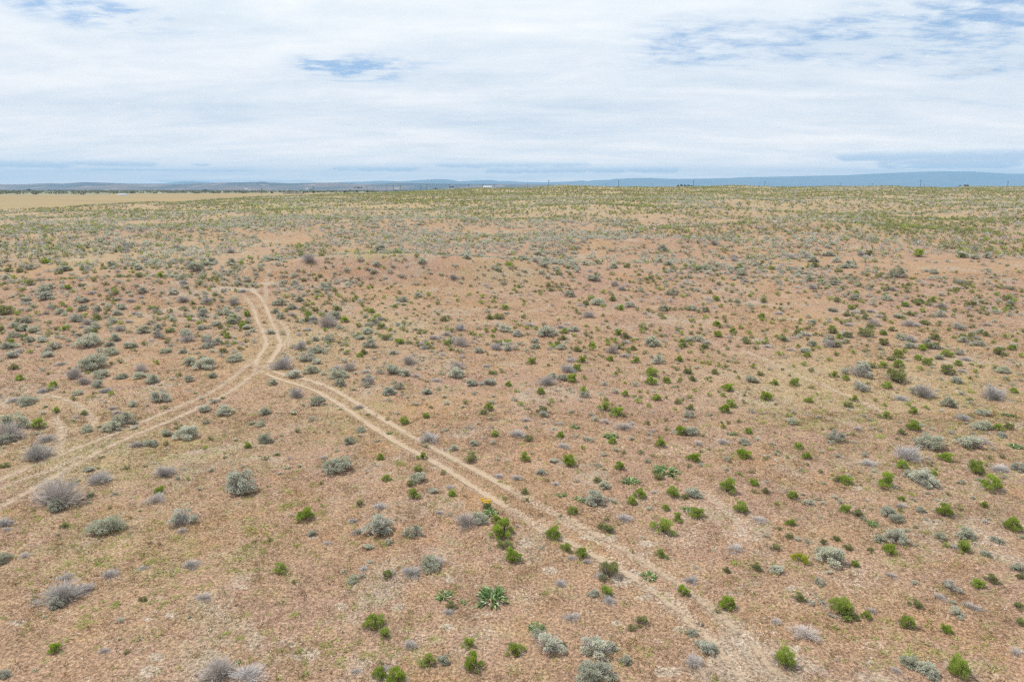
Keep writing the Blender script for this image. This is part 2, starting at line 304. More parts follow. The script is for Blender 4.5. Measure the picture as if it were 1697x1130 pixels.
'd':"580 405 50;480 520 150;340 570 70;1310 220 80;1085 510 35;1350 565 80;1265 600 70;1360 660 100;1440 660 50;1590 690 80;300 690 80;785 768 45;1045 745 45;1015 785 90;620 830 80;180 800 130;1340 820 80;1500 935 50;1530 815 50;1240 740 50;1365 755 45;1200 910 60;350 100 120;530 830 70;1060 880 60;730 850 60",
'w':"840 410 40;980 420 50;860 440 30"}),
((848,400), {
'g':"1120 188 25;1400 235 60;1385 265 30;450 385 40;190 340 50;165 285 35;375 230 30;80 412 45;60 378 30;230 395 30;85 485 40;25 528 30;410 615 50;495 555 45;870 540 40;865 590 60;955 597 45;705 602 65;640 675 50;530 707 50;1070 625 35;1085 650 35;1125 605 50;1195 518 60;1195 560 40;1250 547 35;1275 508 35;1345 535 35;1270 613 40;1365 610 75;1520 565 55;1580 540 30;1385 420 55;1670 425 50;1655 485 70;1660 510 60;1600 340 40;1620 315 40;1560 295 30;1185 672 50;1180 730 40;1405 748 40;1110 778 60;1215 785 35;1260 800 35;1305 805 45;1370 820 30;1600 825 50;1430 955 75;1120 908 40;820 785 65;130 790 70;465 782 70;430 835 70;400 905 80;485 900 45;695 872 40;925 860 100;925 922 85;1025 920 60;650 775 60;1210 985 40",
'o':"1125 235 50;670 370 80;310 515 40;495 612 55;640 567 40;695 545 35;660 640 40;1255 575 45;1380 560 50;1475 475 50;1360 462 35;1460 330 40;1265 725 40;1335 715 35;1445 655 40;1560 660 60;1595 628 45;1620 700 50;1430 710 40;1095 840 50;1165 855 70;1420 820 45;1345 860 60;1480 860 35;1500 895 40;1650 870 55;1200 905 60;880 730 50;610 850 25;270 780 30;1500 690 40;1690 640 40",
's':"200 190 80;240 225 60;40 205 60;540 220 120;430 180 80;210 140 90;410 60 80;300 130 70;730 40 80;870 60 70;1000 30 100;1440 45 60;635 175 50;850 243 60;1090 215 60;1240 232 55;1310 160 70;1520 190 110;1600 215 80;1200 125 80;1040 130 90;1060 325 100;1165 340 65;570 380 130;380 330 110;150 315 60;400 245 60;270 480 50;370 485 40;230 580 150;400 570 80;35 600 90;930 655 120;1015 655 45;1435 548 70;1525 500 50;1305 400 50;1590 425 70;1570 405 60;975 775 100;815 755 50;265 880 70;330 895 80;610 935 60;820 940 60;155 685 80;150 650 70;60 670 60;250 700 60;1590 900 100;1310 585 50;100 60 80;380 100 80;170 90 80;330 30 80;350 80 70",
'm':"780 405 100",
'd':"680 270 70;765 280 60;655 130 30;790 220 40;1080 295 50;970 370 50;1060 382 60;510 475 90;120 540 70;605 540 40;1250 430 45;1545 250 70;1100 715 45;750 745 60;390 775 70;370 840 80;230 920 90;670 715 80;490 312 40;1350 300 60;60 350 40;860 380 60"}),
((1272,400), {
'g':"200 457 35;220 515 45;30 532 50;460 510 50;300 550 35;380 545 35;420 568 70;505 400 40;415 370 60;255 405 30;865 432 45;895 500 50;820 530 50;480 625 60;335 700 45;205 690 50;80 735 55;260 748 55;410 778 50;570 730 50;760 815 70;860 745 80;905 720 50;865 810 85;995 768 60;1055 795 75;1010 835 50;1190 735 90;1265 805 60;1375 855 45;435 880 60;520 900 55;175 930 75;45 930 60;1680 752 45;1500 665 45;1235 630 45;1575 625 55;1660 605 35;1225 388 30;1600 355 50;1360 290 60;1350 325 60;1405 320 40;1550 285 35;990 320 40;985 280 35;960 275 30;1180 245 30;1265 100 40;870 90 60;1000 65 120;760 75 70;240 810 50;790 950 75",
'o':"330 150 60;745 405 45;650 595 120;455 740 50;555 695 35;620 675 30;660 685 40;770 662 80;945 660 40;690 815 70;745 765 45;820 770 60;1350 810 40;1410 825 45;1500 835 50;1195 850 100;1585 910 50;290 960 50;285 850 50;145 885 30;1540 725 90;1410 648 40;1490 595 30;1400 505 40;1475 310 50;880 330 40;1240 460 40;850 880 150;100 845 30;1110 590 40",
's':"270 488 60;370 465 30;430 440 80;435 228 60;580 360 90;550 130 120;80 215 60;300 100 120;860 190 160;700 375 60;790 360 100;920 360 70;870 480 90;295 670 75;885 620 90;640 820 100;1135 760 70;1550 845 80;1255 912 80;1550 550 50;1500 515 70;1605 475 70;1675 480 45;1510 460 70;1145 470 90;1375 372 55;1530 380 70;1605 400 80;1150 335 80;1085 230 80;1100 185 90;1560 210 70;1450 200 60;1190 120 60;1065 125 50;1300 75 100;1550 90 80;680 270 80;230 60 80;100 60 80;720 120 60;1000 250 60",
'm':"1270 550 110;600 845 150;625 955 110;1270 730 70;990 985 100",
'd':"300 290 80;705 535 80;740 485 60;930 535 80;990 540 60;525 645 50;155 705 60;950 640 80;1320 770 60;1330 435 60;1145 415 80;1635 262 50;1430 140 60;510 280 60;340 345 50;400 330 50;1290 850 50",
'p':"1080 590 60;1690 580 60"}),
]
# plants with a look of their own
SPECIAL = [(1328,922,30,'yellowbush'),(805,836,22,'sunflower')]
RUTS = [
 ("439,607;451,615;474,622;499,626;524,633;549,643;574,657;604,676;636,695;669,715;696,731;724,745;756,762;786,777;814,793;846,812;885,832", .30, .9),
 ("880,830;925,853;965,873;1005,895;1050,920;1095,945;1140,980;1198,1020;1235,1050;1270,1090;1300,1130;1340,1190", .30, .58),
 ("429,612;449,625;486,635;524,647;549,662;574,677;604,699;636,720;664,737;689,751;719,765;744,780;774,800;804,820;834,837;873,860", .30, .92),
 ("868,857;905,880;950,905;1000,928;1045,952;1090,985;1123,1012;1150,1035;1198,1077;1233,1130;1270,1190", .32, .6),
 ("439,610;449,597;461,582;465,567;459,555;454,542;446,522;439,505;431,492;418,482;402,479", .40, .85),
 ("408,480;385,475;350,479;310,487;270,495", .42, .26),
 ("424,615;424,595;434,585;443,570;439,560;434,547;426,530;422,515;410,495;400,487", .38, .85),
 ("456,527;469,537;478,550;478,562;470,574;461,585", .2, .6),
 ("439,472;441,487;441,505", .2, .6),
 ("440,476;442,460;446,446", .22, .35),
 ("424,597;400,612;375,635;350,650;325,662;287,677;250,694;217,705;190,720;160,730;125,742;87,760;50,772;25,781;0,795;-60,825", .42, .6),
 ("426,614;400,638;362,660;330,675;300,690;262,705;225,720;192,735;155,752;130,767;100,785;62,805;25,827;0,840;-60,875", .42, .62),
 ("130,757;105,772;62,787;0,807;-60,832", .3, .5),
 ("60,650;100,660;130,670;152,690;156,705", .3, .55),
 ("92,690;105,710;100,730;95,748", .4, .6),
 ("1230,580;1272,597;1302,612;1335,627;1372,642;1412,660;1460,680", .22, .5),
 ("1168,815;1198,837;1222,860", .4, .5),
 ("1175,1010;1240,1070;1262,1110", .4, .6),
 ("1105,985;1130,1012;1160,1042;1180,1062", .15, .8),
 ("1190,1068;1215,1100;1238,1140", .16, .8),
 ("1190,1012;1232,1048;1275,1098;1300,1140", .15, .75),
 ("930,862;975,885;1010,905", .15, .7),
]
PATCH = [(385,479,90,9),(450,470,40,6),(1250,1068,22,16),(1215,1045,18,12),(506,1082,44,22),(484,1067,16,12),(740,1039,28,13),(744,960,18,13),(566,1004,22,10),(659,1005,26,14),(811,1017,14,9),(910,945,26,12),(1070,917,26,9),(1103,1113,40,17),(1080,975,26,22),(1028,962,32,16),(1022,1032,15,8),(1128,1042,26,12),(1050,952,34,16),(870,900,32,20),(245,1025,24,10),(280,1018,30,16),(400,972,22,8),(260,1088,36,20),(250,1112,44,24),(1546,864,30,9),(1287,760,14,8),(990,890,60,12),(1075,900,34,12),(1068,990,34,12),(1314,1075,26,14),(1442,1095,18,12),(1310,1090,20,10),(518,890,26,8),(30,1032,30,10),(1310,975,24,9),(1420,810,20,8)]
# light litter of dry stems: centre and spread
CHIPS = [(1160,850,45,22),(1190,740,22,10),(1130,890,50,18),(580,1098,26,14),(1240,1060,30,26),(1020,930,35,20),(890,770,18,8),(1120,745,25,12),(1110,1000,30,14),(800,1050,30,18),(1450,1068,20,10),(1330,985,30,20),(1240,885,40,16),(870,985,30,10),(700,1055,26,12),(1420,960,40,26),(1060,830,30,14),(1640,900,40,30),(1000,840,30,12)]
POLES = [(651.6,306.7,318),(664,306.7,317.5),(707,304.8,316),(744.5,305,315),(776.5,305,312.5),(800,305.5,312),(819.4,305,312),(909.5,298.8,311.5),(1025.5,299,310),(1149.4,299,309.5),(1268,299.5,310.5),(1526.4,298,310.5),(1671,299.7,308),(354,316,325),(433.5,312,322),(519,309,320)]
FARPOLES = [(608,307,315),(641,306,314),(756,306.5,312),(697,307,314),(874.6,304,311),(930,305,310.5),(1004,304,310),(1080.6,304,309.5),(1367.5,305,308.5),(1392.6,303,308.5),(1446,304,308.5),(1532,306,309.5),(39,317,322),(62,317,321.5),(118,318,322)]
HILLS = "-300,308;-200,305;-100,307;-30,306;0,305.5;30,306;80,303.6;105,304.6;140,302;172,303;200,304;230,305.6;280,305.8;330,304;370,302.8;425,302;436,301;446,302.6;480,303.8;520,303;560,303.2;600,305;620,305;660,303;700,304;760,305;840,305;900,306;950,308;1000,311;1100,316"
MOUNTAINS = "-300,306;0,306;270,304;295,301.5;310,300.6;340,301.6;352,302.6;400,306;500,305;540,303.2;570,301.8;600,301.4;630,299.6;660,301;690,299;720,297;742,297.4;762,301;790,299;812,298.6;830,300.6;842,300;860,301.6;900,302.4;940,301.2;955,300;966,299.2;972,300.8;985,298.8;1010,298.2;1020,296.6;1060,295.2;1080,295;1100,296.4;1125,296.8;1180,296;1215,295;1230,294;1290,293;1330,292;1400,290.6;1450,288;1500,286;1530,284.6;1565,284;1610,284.4;1640,286.2;1670,288;1700,288.4;1800,287;1900,290;2050,300"

# ================================================================ materials
def material(name):
    m = bpy.data.materials.new(name); m.use_nodes = True; return m, NT(m.node_tree)
def leafy(name, ca, cb, cc=None, trans=.3, rough=.75, spread=.25, bark=False):
    """two leaf colours mixed by each leaf's own tint, a little change of hue from plant to plant"""
    m, t = material(name); out = t.n('ShaderNodeOutputMaterial')
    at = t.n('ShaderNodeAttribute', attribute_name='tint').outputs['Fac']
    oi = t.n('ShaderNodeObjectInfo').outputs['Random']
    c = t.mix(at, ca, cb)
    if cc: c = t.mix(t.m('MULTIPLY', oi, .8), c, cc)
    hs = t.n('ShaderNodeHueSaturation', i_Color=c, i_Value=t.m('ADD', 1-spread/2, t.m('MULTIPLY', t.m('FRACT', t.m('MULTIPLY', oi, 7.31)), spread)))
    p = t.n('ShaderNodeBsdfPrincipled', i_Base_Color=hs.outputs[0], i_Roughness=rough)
    p.inputs['Specular IOR Level'].default_value = .25
    if trans:
        tr = t.n('ShaderNodeBsdfTranslucent', i_Color=hs.outputs[0]); mx = t.n('ShaderNodeMixShader', i_Fac=trans)
        t.put(mx.inputs[1], p.outputs[0]); t.put(mx.inputs[2], tr.outputs[0]); t.put(out.inputs[0], mx.outputs[0])
    else: t.put(out.inputs[0], p.outputs[0])
    return m
M = {
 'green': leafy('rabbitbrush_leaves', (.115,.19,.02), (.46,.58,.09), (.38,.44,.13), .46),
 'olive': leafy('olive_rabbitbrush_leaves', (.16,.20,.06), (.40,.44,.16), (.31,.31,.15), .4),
 'sage': leafy('sagebrush_leaves', (.37,.375,.30), (.74,.735,.62), (.46,.47,.34), .4, spread=.3),
 'dead': leafy('dead_twigs', (.28,.26,.255), (.64,.61,.59), (.47,.41,.37), 0, .9),
 'limb': leafy('grey_limbs', (.19,.165,.145), (.46,.42,.38), None, 0, .9),
 'bark': leafy('shrub_bark', (.09,.07,.055), (.26,.215,.175), (.2,.17,.16), 0, .9),
 'black': leafy('charred_wood', (.035,.03,.028), (.12,.10,.09), None, 0, .9),
 'broad': leafy('balsamroot_leaves', (.08,.155,.035), (.42,.52,.26), None, .25),
 'forb': leafy('yellow_green_forb_leaves', (.24,.30,.07), (.52,.56,.17), (.42,.44,.15), .35),
 'gold': leafy('gold_bush_leaves', (.30,.36,.03), (.55,.56,.06), None, .35),
 'petal': leafy('yellow_petals', (.75,.42,.02), (.85,.60,.04), None, .2),
 'white': leafy('white_petals', (.70,.68,.58), (.85,.84,.76), None, .2),
 'straw': leafy('dry_grass', (.15,.078,.038), (.42,.285,.16), None, .15, .85, .0),
 'chip': leafy('pale_litter', (.45,.38,.31), (.80,.75,.68), None, 0, .8, .0),
 'post': leafy('weathered_pole_wood', (.10,.085,.07), (.14,.12,.10), None, 0, .9),
}
def plain(name, col, rough=.7, vary=.2, scale=2.0):
    m, t = material(name); out = t.n('ShaderNodeOutputMaterial')
    tc = t.n('ShaderNodeTexCoord').outputs['Object']
    n = t.noise(tc, scale, 4)
    c = t.mix(1.0, col, t.mix(n, (1-vary,)*3, (1+vary,)*3), 'MULTIPLY')
    p = t.n('ShaderNodeBsdfPrincipled', i_Base_Color=c, i_Roughness=rough); t.put(out.inputs[0], p.outputs[0])
    return m

def ground_material():
    m, t = material('steppe_soil'); out = t.n('ShaderNodeOutputMaterial')
    co = t.n('ShaderNodeTexCoord').outputs['Object']
    A = lambda n: t.n('ShaderNodeAttribute', attribute_name=n).outputs['Fac']
    big = t.noise(co, .045, 5, .6, .4); mid = t.noise(co, .32, 5, .6, .3); sm = t.noise(co, 1.7, 5, .65); fine = t.noise(co, 9, 5, .7); grit = t.noise(co, 34, 3, .7)
    c = t.mix(t.step(big, .38, .62), (.305,.197,.142), (.315,.205,.126))
    c = t.mix(t.step(mid, .5, .72, 0, .6), c, (.215,.138,.092))
    c = t.mix(t.step(t.noise(co, .75, 4, .6), .5, .7, 0, .55), c, (.37,.26,.15))
    c = t.mix(t.step(sm, .55, .75, 0, .6), c, (.20,.118,.078))
    c = t.mix(t.step(t.noise(co, 2.6, 4, .6, .5), .56, .72, 0, .5), c, (.42,.33,.24))
    c = t.mix(t.step(t.noise(co, .22, 5, .65, .6), .52, .66, 0, .55), c, (.325,.19,.10))
    c = t.mix(t.step(t.noise(co, .17, 6, .75, .8), .52, .64, 0, .6), c, (.34,.285,.225))
    c = t.mix(t.step(t.noise(co, .5, 6, .7, .5), .56, .68, 0, .5), c, (.26,.245,.12))
    c = t.mix(t.m('MULTIPLY', A('dry'), .75), c, (.345,.295,.165))
    c = t.mix(t.m('MULTIPLY', t.m('MULTIPLY', A('lush'), t.step(t.noise(co, .9, 5, .65), .35, .62)), .8), c, (.25,.26,.10))
    c = t.mix(t.m('MULTIPLY', A('valley'), .9), c, t.mix(t.step(t.noise(co, .012, 5, .65), .4, .6), (.16,.175,.11), (.27,.255,.16)))
    sandf = t.m('MULTIPLY', A('sand'), t.step(t.m('ADD', A('sand'), t.m('MULTIPLY', t.m('SUBTRACT', fine, .5), 1.1)), .15, .6))
    c = t.mix(sandf, c, t.mix(fine, (.31,.245,.185), (.42,.34,.26)))
    lit = t.m('MULTIPLY', A('litter'), t.step(t.noise(co, 7, 5, .75), .45, .7))
    c = t.mix(t.m('MULTIPLY', lit, .65), c, (.62,.55,.47))
    f2 = t.step(fine, .32, .68, .5, 1.5); g2 = t.step(grit, .34, .66, .7, 1.28)
    f3 = t.m('MULTIPLY', f2, g2)
    c = t.mix(1.0, c, t.comb(f3, f3, f3), 'MULTIPLY')
    p = t.n('ShaderNodeBsdfPrincipled', i_Base_Color=c, i_Roughness=.95); p.inputs['Specular IOR Level'].default_value = .1
    bh = t.m('ADD', t.m('MULTIPLY', sm, .35), t.m('ADD', t.m('MULTIPLY', fine, .12), t.m('MULTIPLY', grit, .035)))
    bp = t.n('ShaderNodeBump', i_Height=bh, i_Strength=.8, i_Distance=.6)
    t.put(p.inputs['Normal'], bp.outputs[0]); t.put(out.inputs[0], p.outputs[0])
    return m
def track_material():
    m, t = material('track_dust'); out = t.n('ShaderNodeOutputMaterial')
    co = t.n('ShaderNodeTexCoord').outputs['Object']
    f = t.noise(co, 8, 5, .7); g = t.noise(co, 1.3, 4, .6); e = t.n('ShaderNodeAttribute', attribute_name='edge').outputs['Fac']
    c = t.mix(f, (.36,.265,.18), (.54,.42,.30)); c = t.mix(t.step(g, .45, .7, 0, .5), c, (.42,.33,.24))
    p = t.n('ShaderNodeBsdfPrincipled', i_Base_Color=c, i_Roughness=.95); p.inputs['Specular IOR Level'].default_value = .1
    bp = t.n('ShaderNodeBump', i_Height=f, i_Strength=.4, i_Distance=.05); t.put(p.inputs['Normal'], bp.outputs[0])
    a = t.m('ADD', e, t.m('ADD', t.m('MULTIPLY', t.m('SUBTRACT', f, .5), 1.0), t.m('MULTIPLY', t.m('SUBTRACT', g, .5), 1.5)))
    a = t.m('MULTIPLY', t.step(a, .22, .72), .8)
    tr = t.n('ShaderNodeBsdfTransparent'); mx = t.n('ShaderNodeMixShader', i_Fac=a)
    t.put(mx.inputs[1], tr.outputs[0]); t.put(mx.inputs[2], p.outputs[0]); t.put(out.inputs[0], mx.outputs[0])
    return m
def hill_material(name, ca, cb, cc, scale):
    m, t = material(name); out = t.n('ShaderNodeOutputMaterial')
    mp = t.n('ShaderNodeMapping', i_0=t.n('ShaderNodeTexCoord').outputs['Object']); mp.inputs['Scale'].default_value = (1, .6, 2.5)
    n = t.noise(mp.outputs[0], scale, 5, .6); q = t.noise(mp.outputs[0], scale*3.1, 5, .65)
    c = t.mix(t.step(n, .42, .6), ca, cb); c = t.mix(t.step(q, .55, .68, 0, .8), c, cc)
    p = t.n('ShaderNodeBsdfPrincipled', i_Base_Color=c, i_Roughness=1.0); t.put(out.inputs[0], p.outputs[0])
    return m

# ================================================================ meshes from arrays
def mesh_from(name, verts, faces, mats=(), midx=None, attrs=None, flat=True):
    """faces: (n,4) or (n,3) array"""
    me = bpy.data.meshes.new(name); verts = np.ascontiguousarray(verts, np.float32); faces = np.ascontiguousarray(faces, np.int32)
    k = faces.shape[1]; nf = len(faces)
    me.vertices.add(len(verts)); me.vertices.foreach_set('co', verts.ravel())
    me.loops.add(nf*k); me.loops.foreach_set('vertex_index', faces.ravel())
    me.polygons.add(nf); me.polygons.foreach_set('loop_start', np.arange(0, nf*k, k, dtype=np.int32))
    try: me.polygons.foreach_set('loop_total', np.full(nf, k, np.int32))
    except Exception: pass
    for m in mats: me.materials.append(m)
    if midx is not None: me.polygons.foreach_set('material_index', np.ascontiguousarray(midx, np.int32))
    me.polygons.foreach_set('use_smooth', np.full(nf, not flat))
    for n, v in (attrs or {}).items():
        a = me.attributes.new(n, 'FLOAT', 'POINT'); a.data.foreach_set('value', np.ascontiguousarray(v, np.float32))
    me.update(calc_edges=True); me.validate()
    return me
def grid_faces(nr, nc):
    i = np.arange(nr-1)[:, None]*nc+np.arange(nc-1)[None, :]
    return np.stack([i, i+1, i+nc+1, i+nc], -1).reshape(-1, 4)

# ---------------------------------------------------------------- ruts as lines on the land
rut_lines = []
for s, wd, st in RUTS:
    p = np.array([[float(q) for q in a.split(',')] for a in s.split(';')])
    inside = p[:, 1] < 1128
    x, y, _ = hit(p[:, 0], p[:, 1])
    d = np.r_[0, np.cumsum(np.hypot(np.diff(x), np.diff(y)))]
    n = max(8, int(d[-1]/.18)); u = np.linspace(0, d[-1], n)
    X = np.interp(u, d, x); Y = np.interp(u, d, y)
    k = min(15, n//2*2-1); ker = np.ones(k)/k
    for _ in range(2):
        X2 = np.convolve(np.pad(X, k//2, mode='edge'), ker, 'valid'); Y2 = np.convolve(np.pad(Y, k//2, mode='edge'), ker, 'valid'); X2[0], Y2[0], X2[-1], Y2[-1] = X[0], Y[0], X[-1], Y[-1]; X, Y = X2, Y2
    rut_lines.append((X, Y, wd, st))
RX = np.concatenate([r[0] for r in rut_lines]); RY = np.concatenate([r[1] for r in rut_lines]); RW = np.concatenate([np.full(len(r[0]), r[2]) for r in rut_lines]); RS = np.concatenate([np.full(len(r[0]), r[3]) for r in rut_lines])
def rut_distance(x, y, cap=2.0):
    """distance to the nearest wheel rut, looked up through a coarse raster"""
    out = np.full(x.shape, cap); cell = 1.0
    gx = np.floor(RX/cell).astype(int); gy = np.floor(RY/cell).astype(int)
    table = {}
    for i, k in enumerate(zip(gx, gy)): table.setdefault(k, []).append(i)
    near = set()
    for (a, b) in table:
        for i in (-2, -1, 0, 1, 2):
            for j in (-2, -1, 0, 1, 2): near.add((a+i, b+j))
    key = (np.floor(x/cell).astype(np.int64)+100000)*1000000+np.floor(y/cell).astype(np.int64)+100000
    order = np.argsort(key, kind='stable'); ks = key[order]
    for (a, b) in near:
        kk = (a+100000)*1000000+b+100000
        s, e = np.searchsorted(ks, kk), np.searchsorted(ks, kk, 'right')
        if s == e: continue
        ids = order[s:e]; c = [i for u in (-2, -1, 0, 1, 2) for v in (-2, -1, 0, 1, 2) for i in table.get((a+u, b+v), ())]
        c = np.array(c); d = np.hypot(x[ids][:, None]-RX[c][None], y[ids][:, None]-RY[c][None]).min(1)
        out[ids] = np.minimum(d, cap)
    return out

def field_far(t): return np.interp(t, [-2, -.62, -.38, -.2], [1000, 1010, 1480, 1560])
# ---------------------------------------------------------------- ground: one sheet out to the horizon
az = np.concatenate([np.linspace(-88, -43, 30)[:-1], np.linspace(-43, 43, 1020), np.linspace(43, 88, 30)[1:]])
rr = np.concatenate([np.linspace(1.5, 14, 16)[:-1], 14*1.0036**np.arange(0, 1060)])
rr = np.concatenate([rr, rr[-1]*1.022**np.arange(1, 185)]); rr = rr[rr < 31000]; rr = np.append(rr, 31000)
sa, ca = np.sin(np.radians(az)), np.cos(np.radians(az))
GX = rr[:, None]*sa[None]; GY = rr[:, None]*ca[None]
gx, gy = GX.ravel(), GY.ravel()
gz = land(gx, gy)
rd = rut_distance(gx, gy)
near = smooth(-gy, -90, -50)
off = smooth(rd, .15, .7)
gz = gz+near*off*(.045*fbm(gx*1.3, gy*1.3, 3, 51)+.02*fbm(gx*5, gy*5, 2, 61))-.035*(1-smooth(rd, .1, .4))*near
sand = .55*(1-smooth(rd, .12, .55))
gpx, gpy, gd = project(gx, np.maximum(gy, .5), gz)
vis = (gy > 8) & (gy < 112)
wob = fbm(gx*1.1, gy*1.1, 3, 71)
for cx, cy, w, h in PATCH:
    q = ((gpx-cx)/(w*.5))**2+((gpy-cy)/(h*.5))**2
    sand = np.maximum(sand, np.where(vis, 1-smooth(q+1.1*wob, .5, 1.5), 0))
litter = np.zeros_like(sand)
for cx, cy, w, h in CHIPS:
    q = ((gpx-cx)/w)**2+((gpy-cy)/h)**2
    litter = np.maximum(litter, np.where(vis, np.exp(-q*1.2), 0))
def region(px, py, items):
    v = np.zeros_like(px)
    for cx, cy, w, h, a in items:
        v = np.maximum(v, a*np.exp(-((px-cx)/w)**2-((py-cy)/h)**2))
    return v
LUSH = [(200,900,300,120,.28),(1560,800,220,160,.25),(700,1050,300,80,.12),(470,342,70,9,.9),(620,422,60,8,.9),(900,325,120,8,.5),(1500,372,110,14,.8),(1200,312,300,7,.45),(170,770,140,60,.35),(300,740,160,50,.5),(120,930,170,60,.35),(560,690,100,50,.4),(1380,690,120,30,.35),(1400,760,130,30,.25),(700,312,200,8,.4),(330,1040,120,60,.3),(60,420,80,20,.3)]
DRY = [(500,570,120,60,.5),(1330,630,160,50,.55),(650,545,90,40,.5),(250,420,200,30,.5),(900,345,500,25,.6),(1400,350,300,20,.5),(120,760,160,50,.5),(830,460,60,30,.4),(1500,640,200,60,.35),(120,700,120,60,.3)]
lush = np.where(gy > 8, region(gpx, gpy, LUSH), 0)
dry = np.where(gy > 8, np.maximum(region(gpx, gpy, DRY), .55*smooth(gy, 110, 260)), 0)
ex = np.interp(gy, EDGE[:, 1], EDGE[:, 0])
valley = np.maximum(smooth(gy, 1150, 1600), smooth(gy-field_far(gx/np.maximum(gy, 1)), 10, 60)*(gx < ex))
me = mesh_from('ground', np.stack([gx, gy, gz], 1), grid_faces(len(rr), len(az)), [ground_material()], attrs={'sand': sand, 'litter': litter, 'lush': lush, 'dry': dry, 'valley': valley}, flat=False)
tag(link('ground', me), 'reddish tan steppe soil with dry grass and bare patches', 'ground', kind='structure')

# ---------------------------------------------------------------- wheel ruts
V, F, E = [], [], []; base = 0
groups = {'double': [0, 1, 2, 3, 17, 18, 19, 20, 21][:4]+list(range(len(rut_lines)-4, len(rut_lines))), 'bend': [4, 5, 6, 7, 8, 9], 'left': [10, 11, 12], 'faint': [13, 14], 'right': [15, 16, 17]}
LB = {'double': 'pale double wheel track running diagonally from the bend to the bottom edge', 'bend': 'braided wheel tracks curving uphill left of centre', 'left': 'pale wheel tracks running from the junction to the left edge',
      'faint': 'short faint wheel marks near the left edge', 'right': 'faint straight wheel marks on the right'}
tm = track_material()
for gname, ids in groups.items():
    V, F, E = [], [], []; base = 0
    for i in ids:
        X, Y, wd, st = rut_lines[i]; n = len(X)
        tx = np.gradient(X); ty = np.gradient(Y); L = np.hypot(tx, ty)+1e-9; nx, ny = -ty/L, tx/L
        wv = wd*(.95+.35*fbm(np.arange(n)/9.0, np.full(n, i*3.3), 3, 81))
        cols = np.linspace(-1, 1, 9)
        PX = X[:, None]+nx[:, None]*wv[:, None]*cols; PY = Y[:, None]+ny[:, None]*wv[:, None]*cols
        d = np.abs(cols)*np.ones((n, 1)); zr = land(PX, PY)-.035*(1-smooth(d*wv[:, None], .1, .4))+.02+.008*(i % 5)
        ed = st*(1-np.abs(cols)[None]**1.6)*np.ones((n, 1)); tip = np.minimum(np.arange(n), np.arange(n)[::-1])/12.0; ed = ed*np.clip(tip, 0, 1)[:, None]
        V.append(np.stack([PX, PY, zr], -1).reshape(-1, 3)); F.append(grid_faces(n, 9)+base); E.append(ed.ravel()); base += n*9
    me = mesh_from('dirt_track', np.concatenate(V), np.concatenate(F), [tm], attrs={'edge': np.concatenate(E)}, flat=False)
    tag(link('dirt_track', me), LB[gname], 'track', kind='structure')

# ---------------------------------------------------------------- crop field below the plateau
tt = np.linspace(-1.6, -.2, 200); V = []
for v in np.linspace(0, 1, 120):
    y0 = np.interp(tt, [-1.6, -.8, -.6, -.45, -.33, -.2], [262, 300, 345, 430, 560, 760]); yy = y0+(field_far(tt)-y0)*v
    V.append(np.stack([tt*yy, yy, np.zeros(200)], 1))
V = np.concatenate(V); V[:, 2] = land(V[:, 0], V[:, 1])+.35
fm, t = material('dry_field'); o = t.n('ShaderNodeOutputMaterial')
mp = t.n('ShaderNodeMapping', i_0=t.n('ShaderNodeTexCoord').outputs['Object']); mp.inputs['Scale'].default_value = (.004, .03, 1)
n1 = t.noise(mp.outputs[0], 1.6, 5, .6)
cc = t.mix(t.step(n1, .35, .65), (.215,.15,.06), (.275,.2,.085)); cc = t.mix(t.step(t.noise(mp.outputs[0], 14, 4, .6), .5, .7, 0, .5), cc, (.19,.15,.065))
t.put(o.inputs[0], t.n('ShaderNodeBsdfPrincipled', i_Base_Color=cc, i_Roughness=.95).outputs[0])
tag(link('field', mesh_from('field', V, grid_faces(120, 200), [fm], flat=False)), 'flat orange tan dry field beyond the left slope', 'field', kind='structure')

# ---------------------------------------------------------------- far hills and mountains
def ridge(name, prof_s, dist, base, depth, mat, label, seed, amp):
    p = np.array([[float(q) for q in a.split(',')] for a in prof_s.split(';')])
    px = np.arange(p[0, 0], p[-1, 0], 2.0); row = np.interp(px, p[:, 0], p[:, 1])
    k = np.array([.25, .5, .25]); row[1:-1] = np.convolve(row, k, 'valid')
    dx, dy, dz = raydir(px, row); s = dist/dy; top = H+dz*s; hx = dx/dy
    prof_u = np.linspace(0, 1, 30); rows = []
    for i, u in enumerate(np.concatenate([prof_u, 1+np.linspace(.08, 1, 8)])):
        yy = dist-depth*(1-u) if u <= 1 else dist+depth*(u-1)
        f = u**1.25 if u <= 1 else 1-(u-1)**1.5*.9
        q = fbm(hx*dist/(depth*.35), np.full_like(hx, u*2.2), 4, seed)
        zz = base+(top-base)*np.clip(f+amp*q*np.sin(np.pi*min(u, 1)), 0, 1.0)
        rows.append(np.stack([hx*yy, np.full_like(hx, yy)+q*depth*.12*np.sin(np.pi*min(u, 1)), zz], 1))
    V = np.concatenate(rows)
    tag(link(name, mesh_from(name, V, grid_faces(len(rows), len(px)), [mat], flat=False)), label, 'hills', kind='structure')
ridge('hills', HILLS, 11500, -62, 2600, hill_material('hill_slopes', (.025,.04,.045), (.13,.09,.065), (.32,.21,.16), .0011), 'low brown and blue hills along the left horizon', 91, .4)
ridge('mountains', MOUNTAINS, 29000, -62, 5500, hill_material('mountain_slopes', (.06,.08,.07), (.09,.10,.08), (.14,.13,.11), .0007), 'long hazy blue mountain ridge along the right horizon', 97, .3)

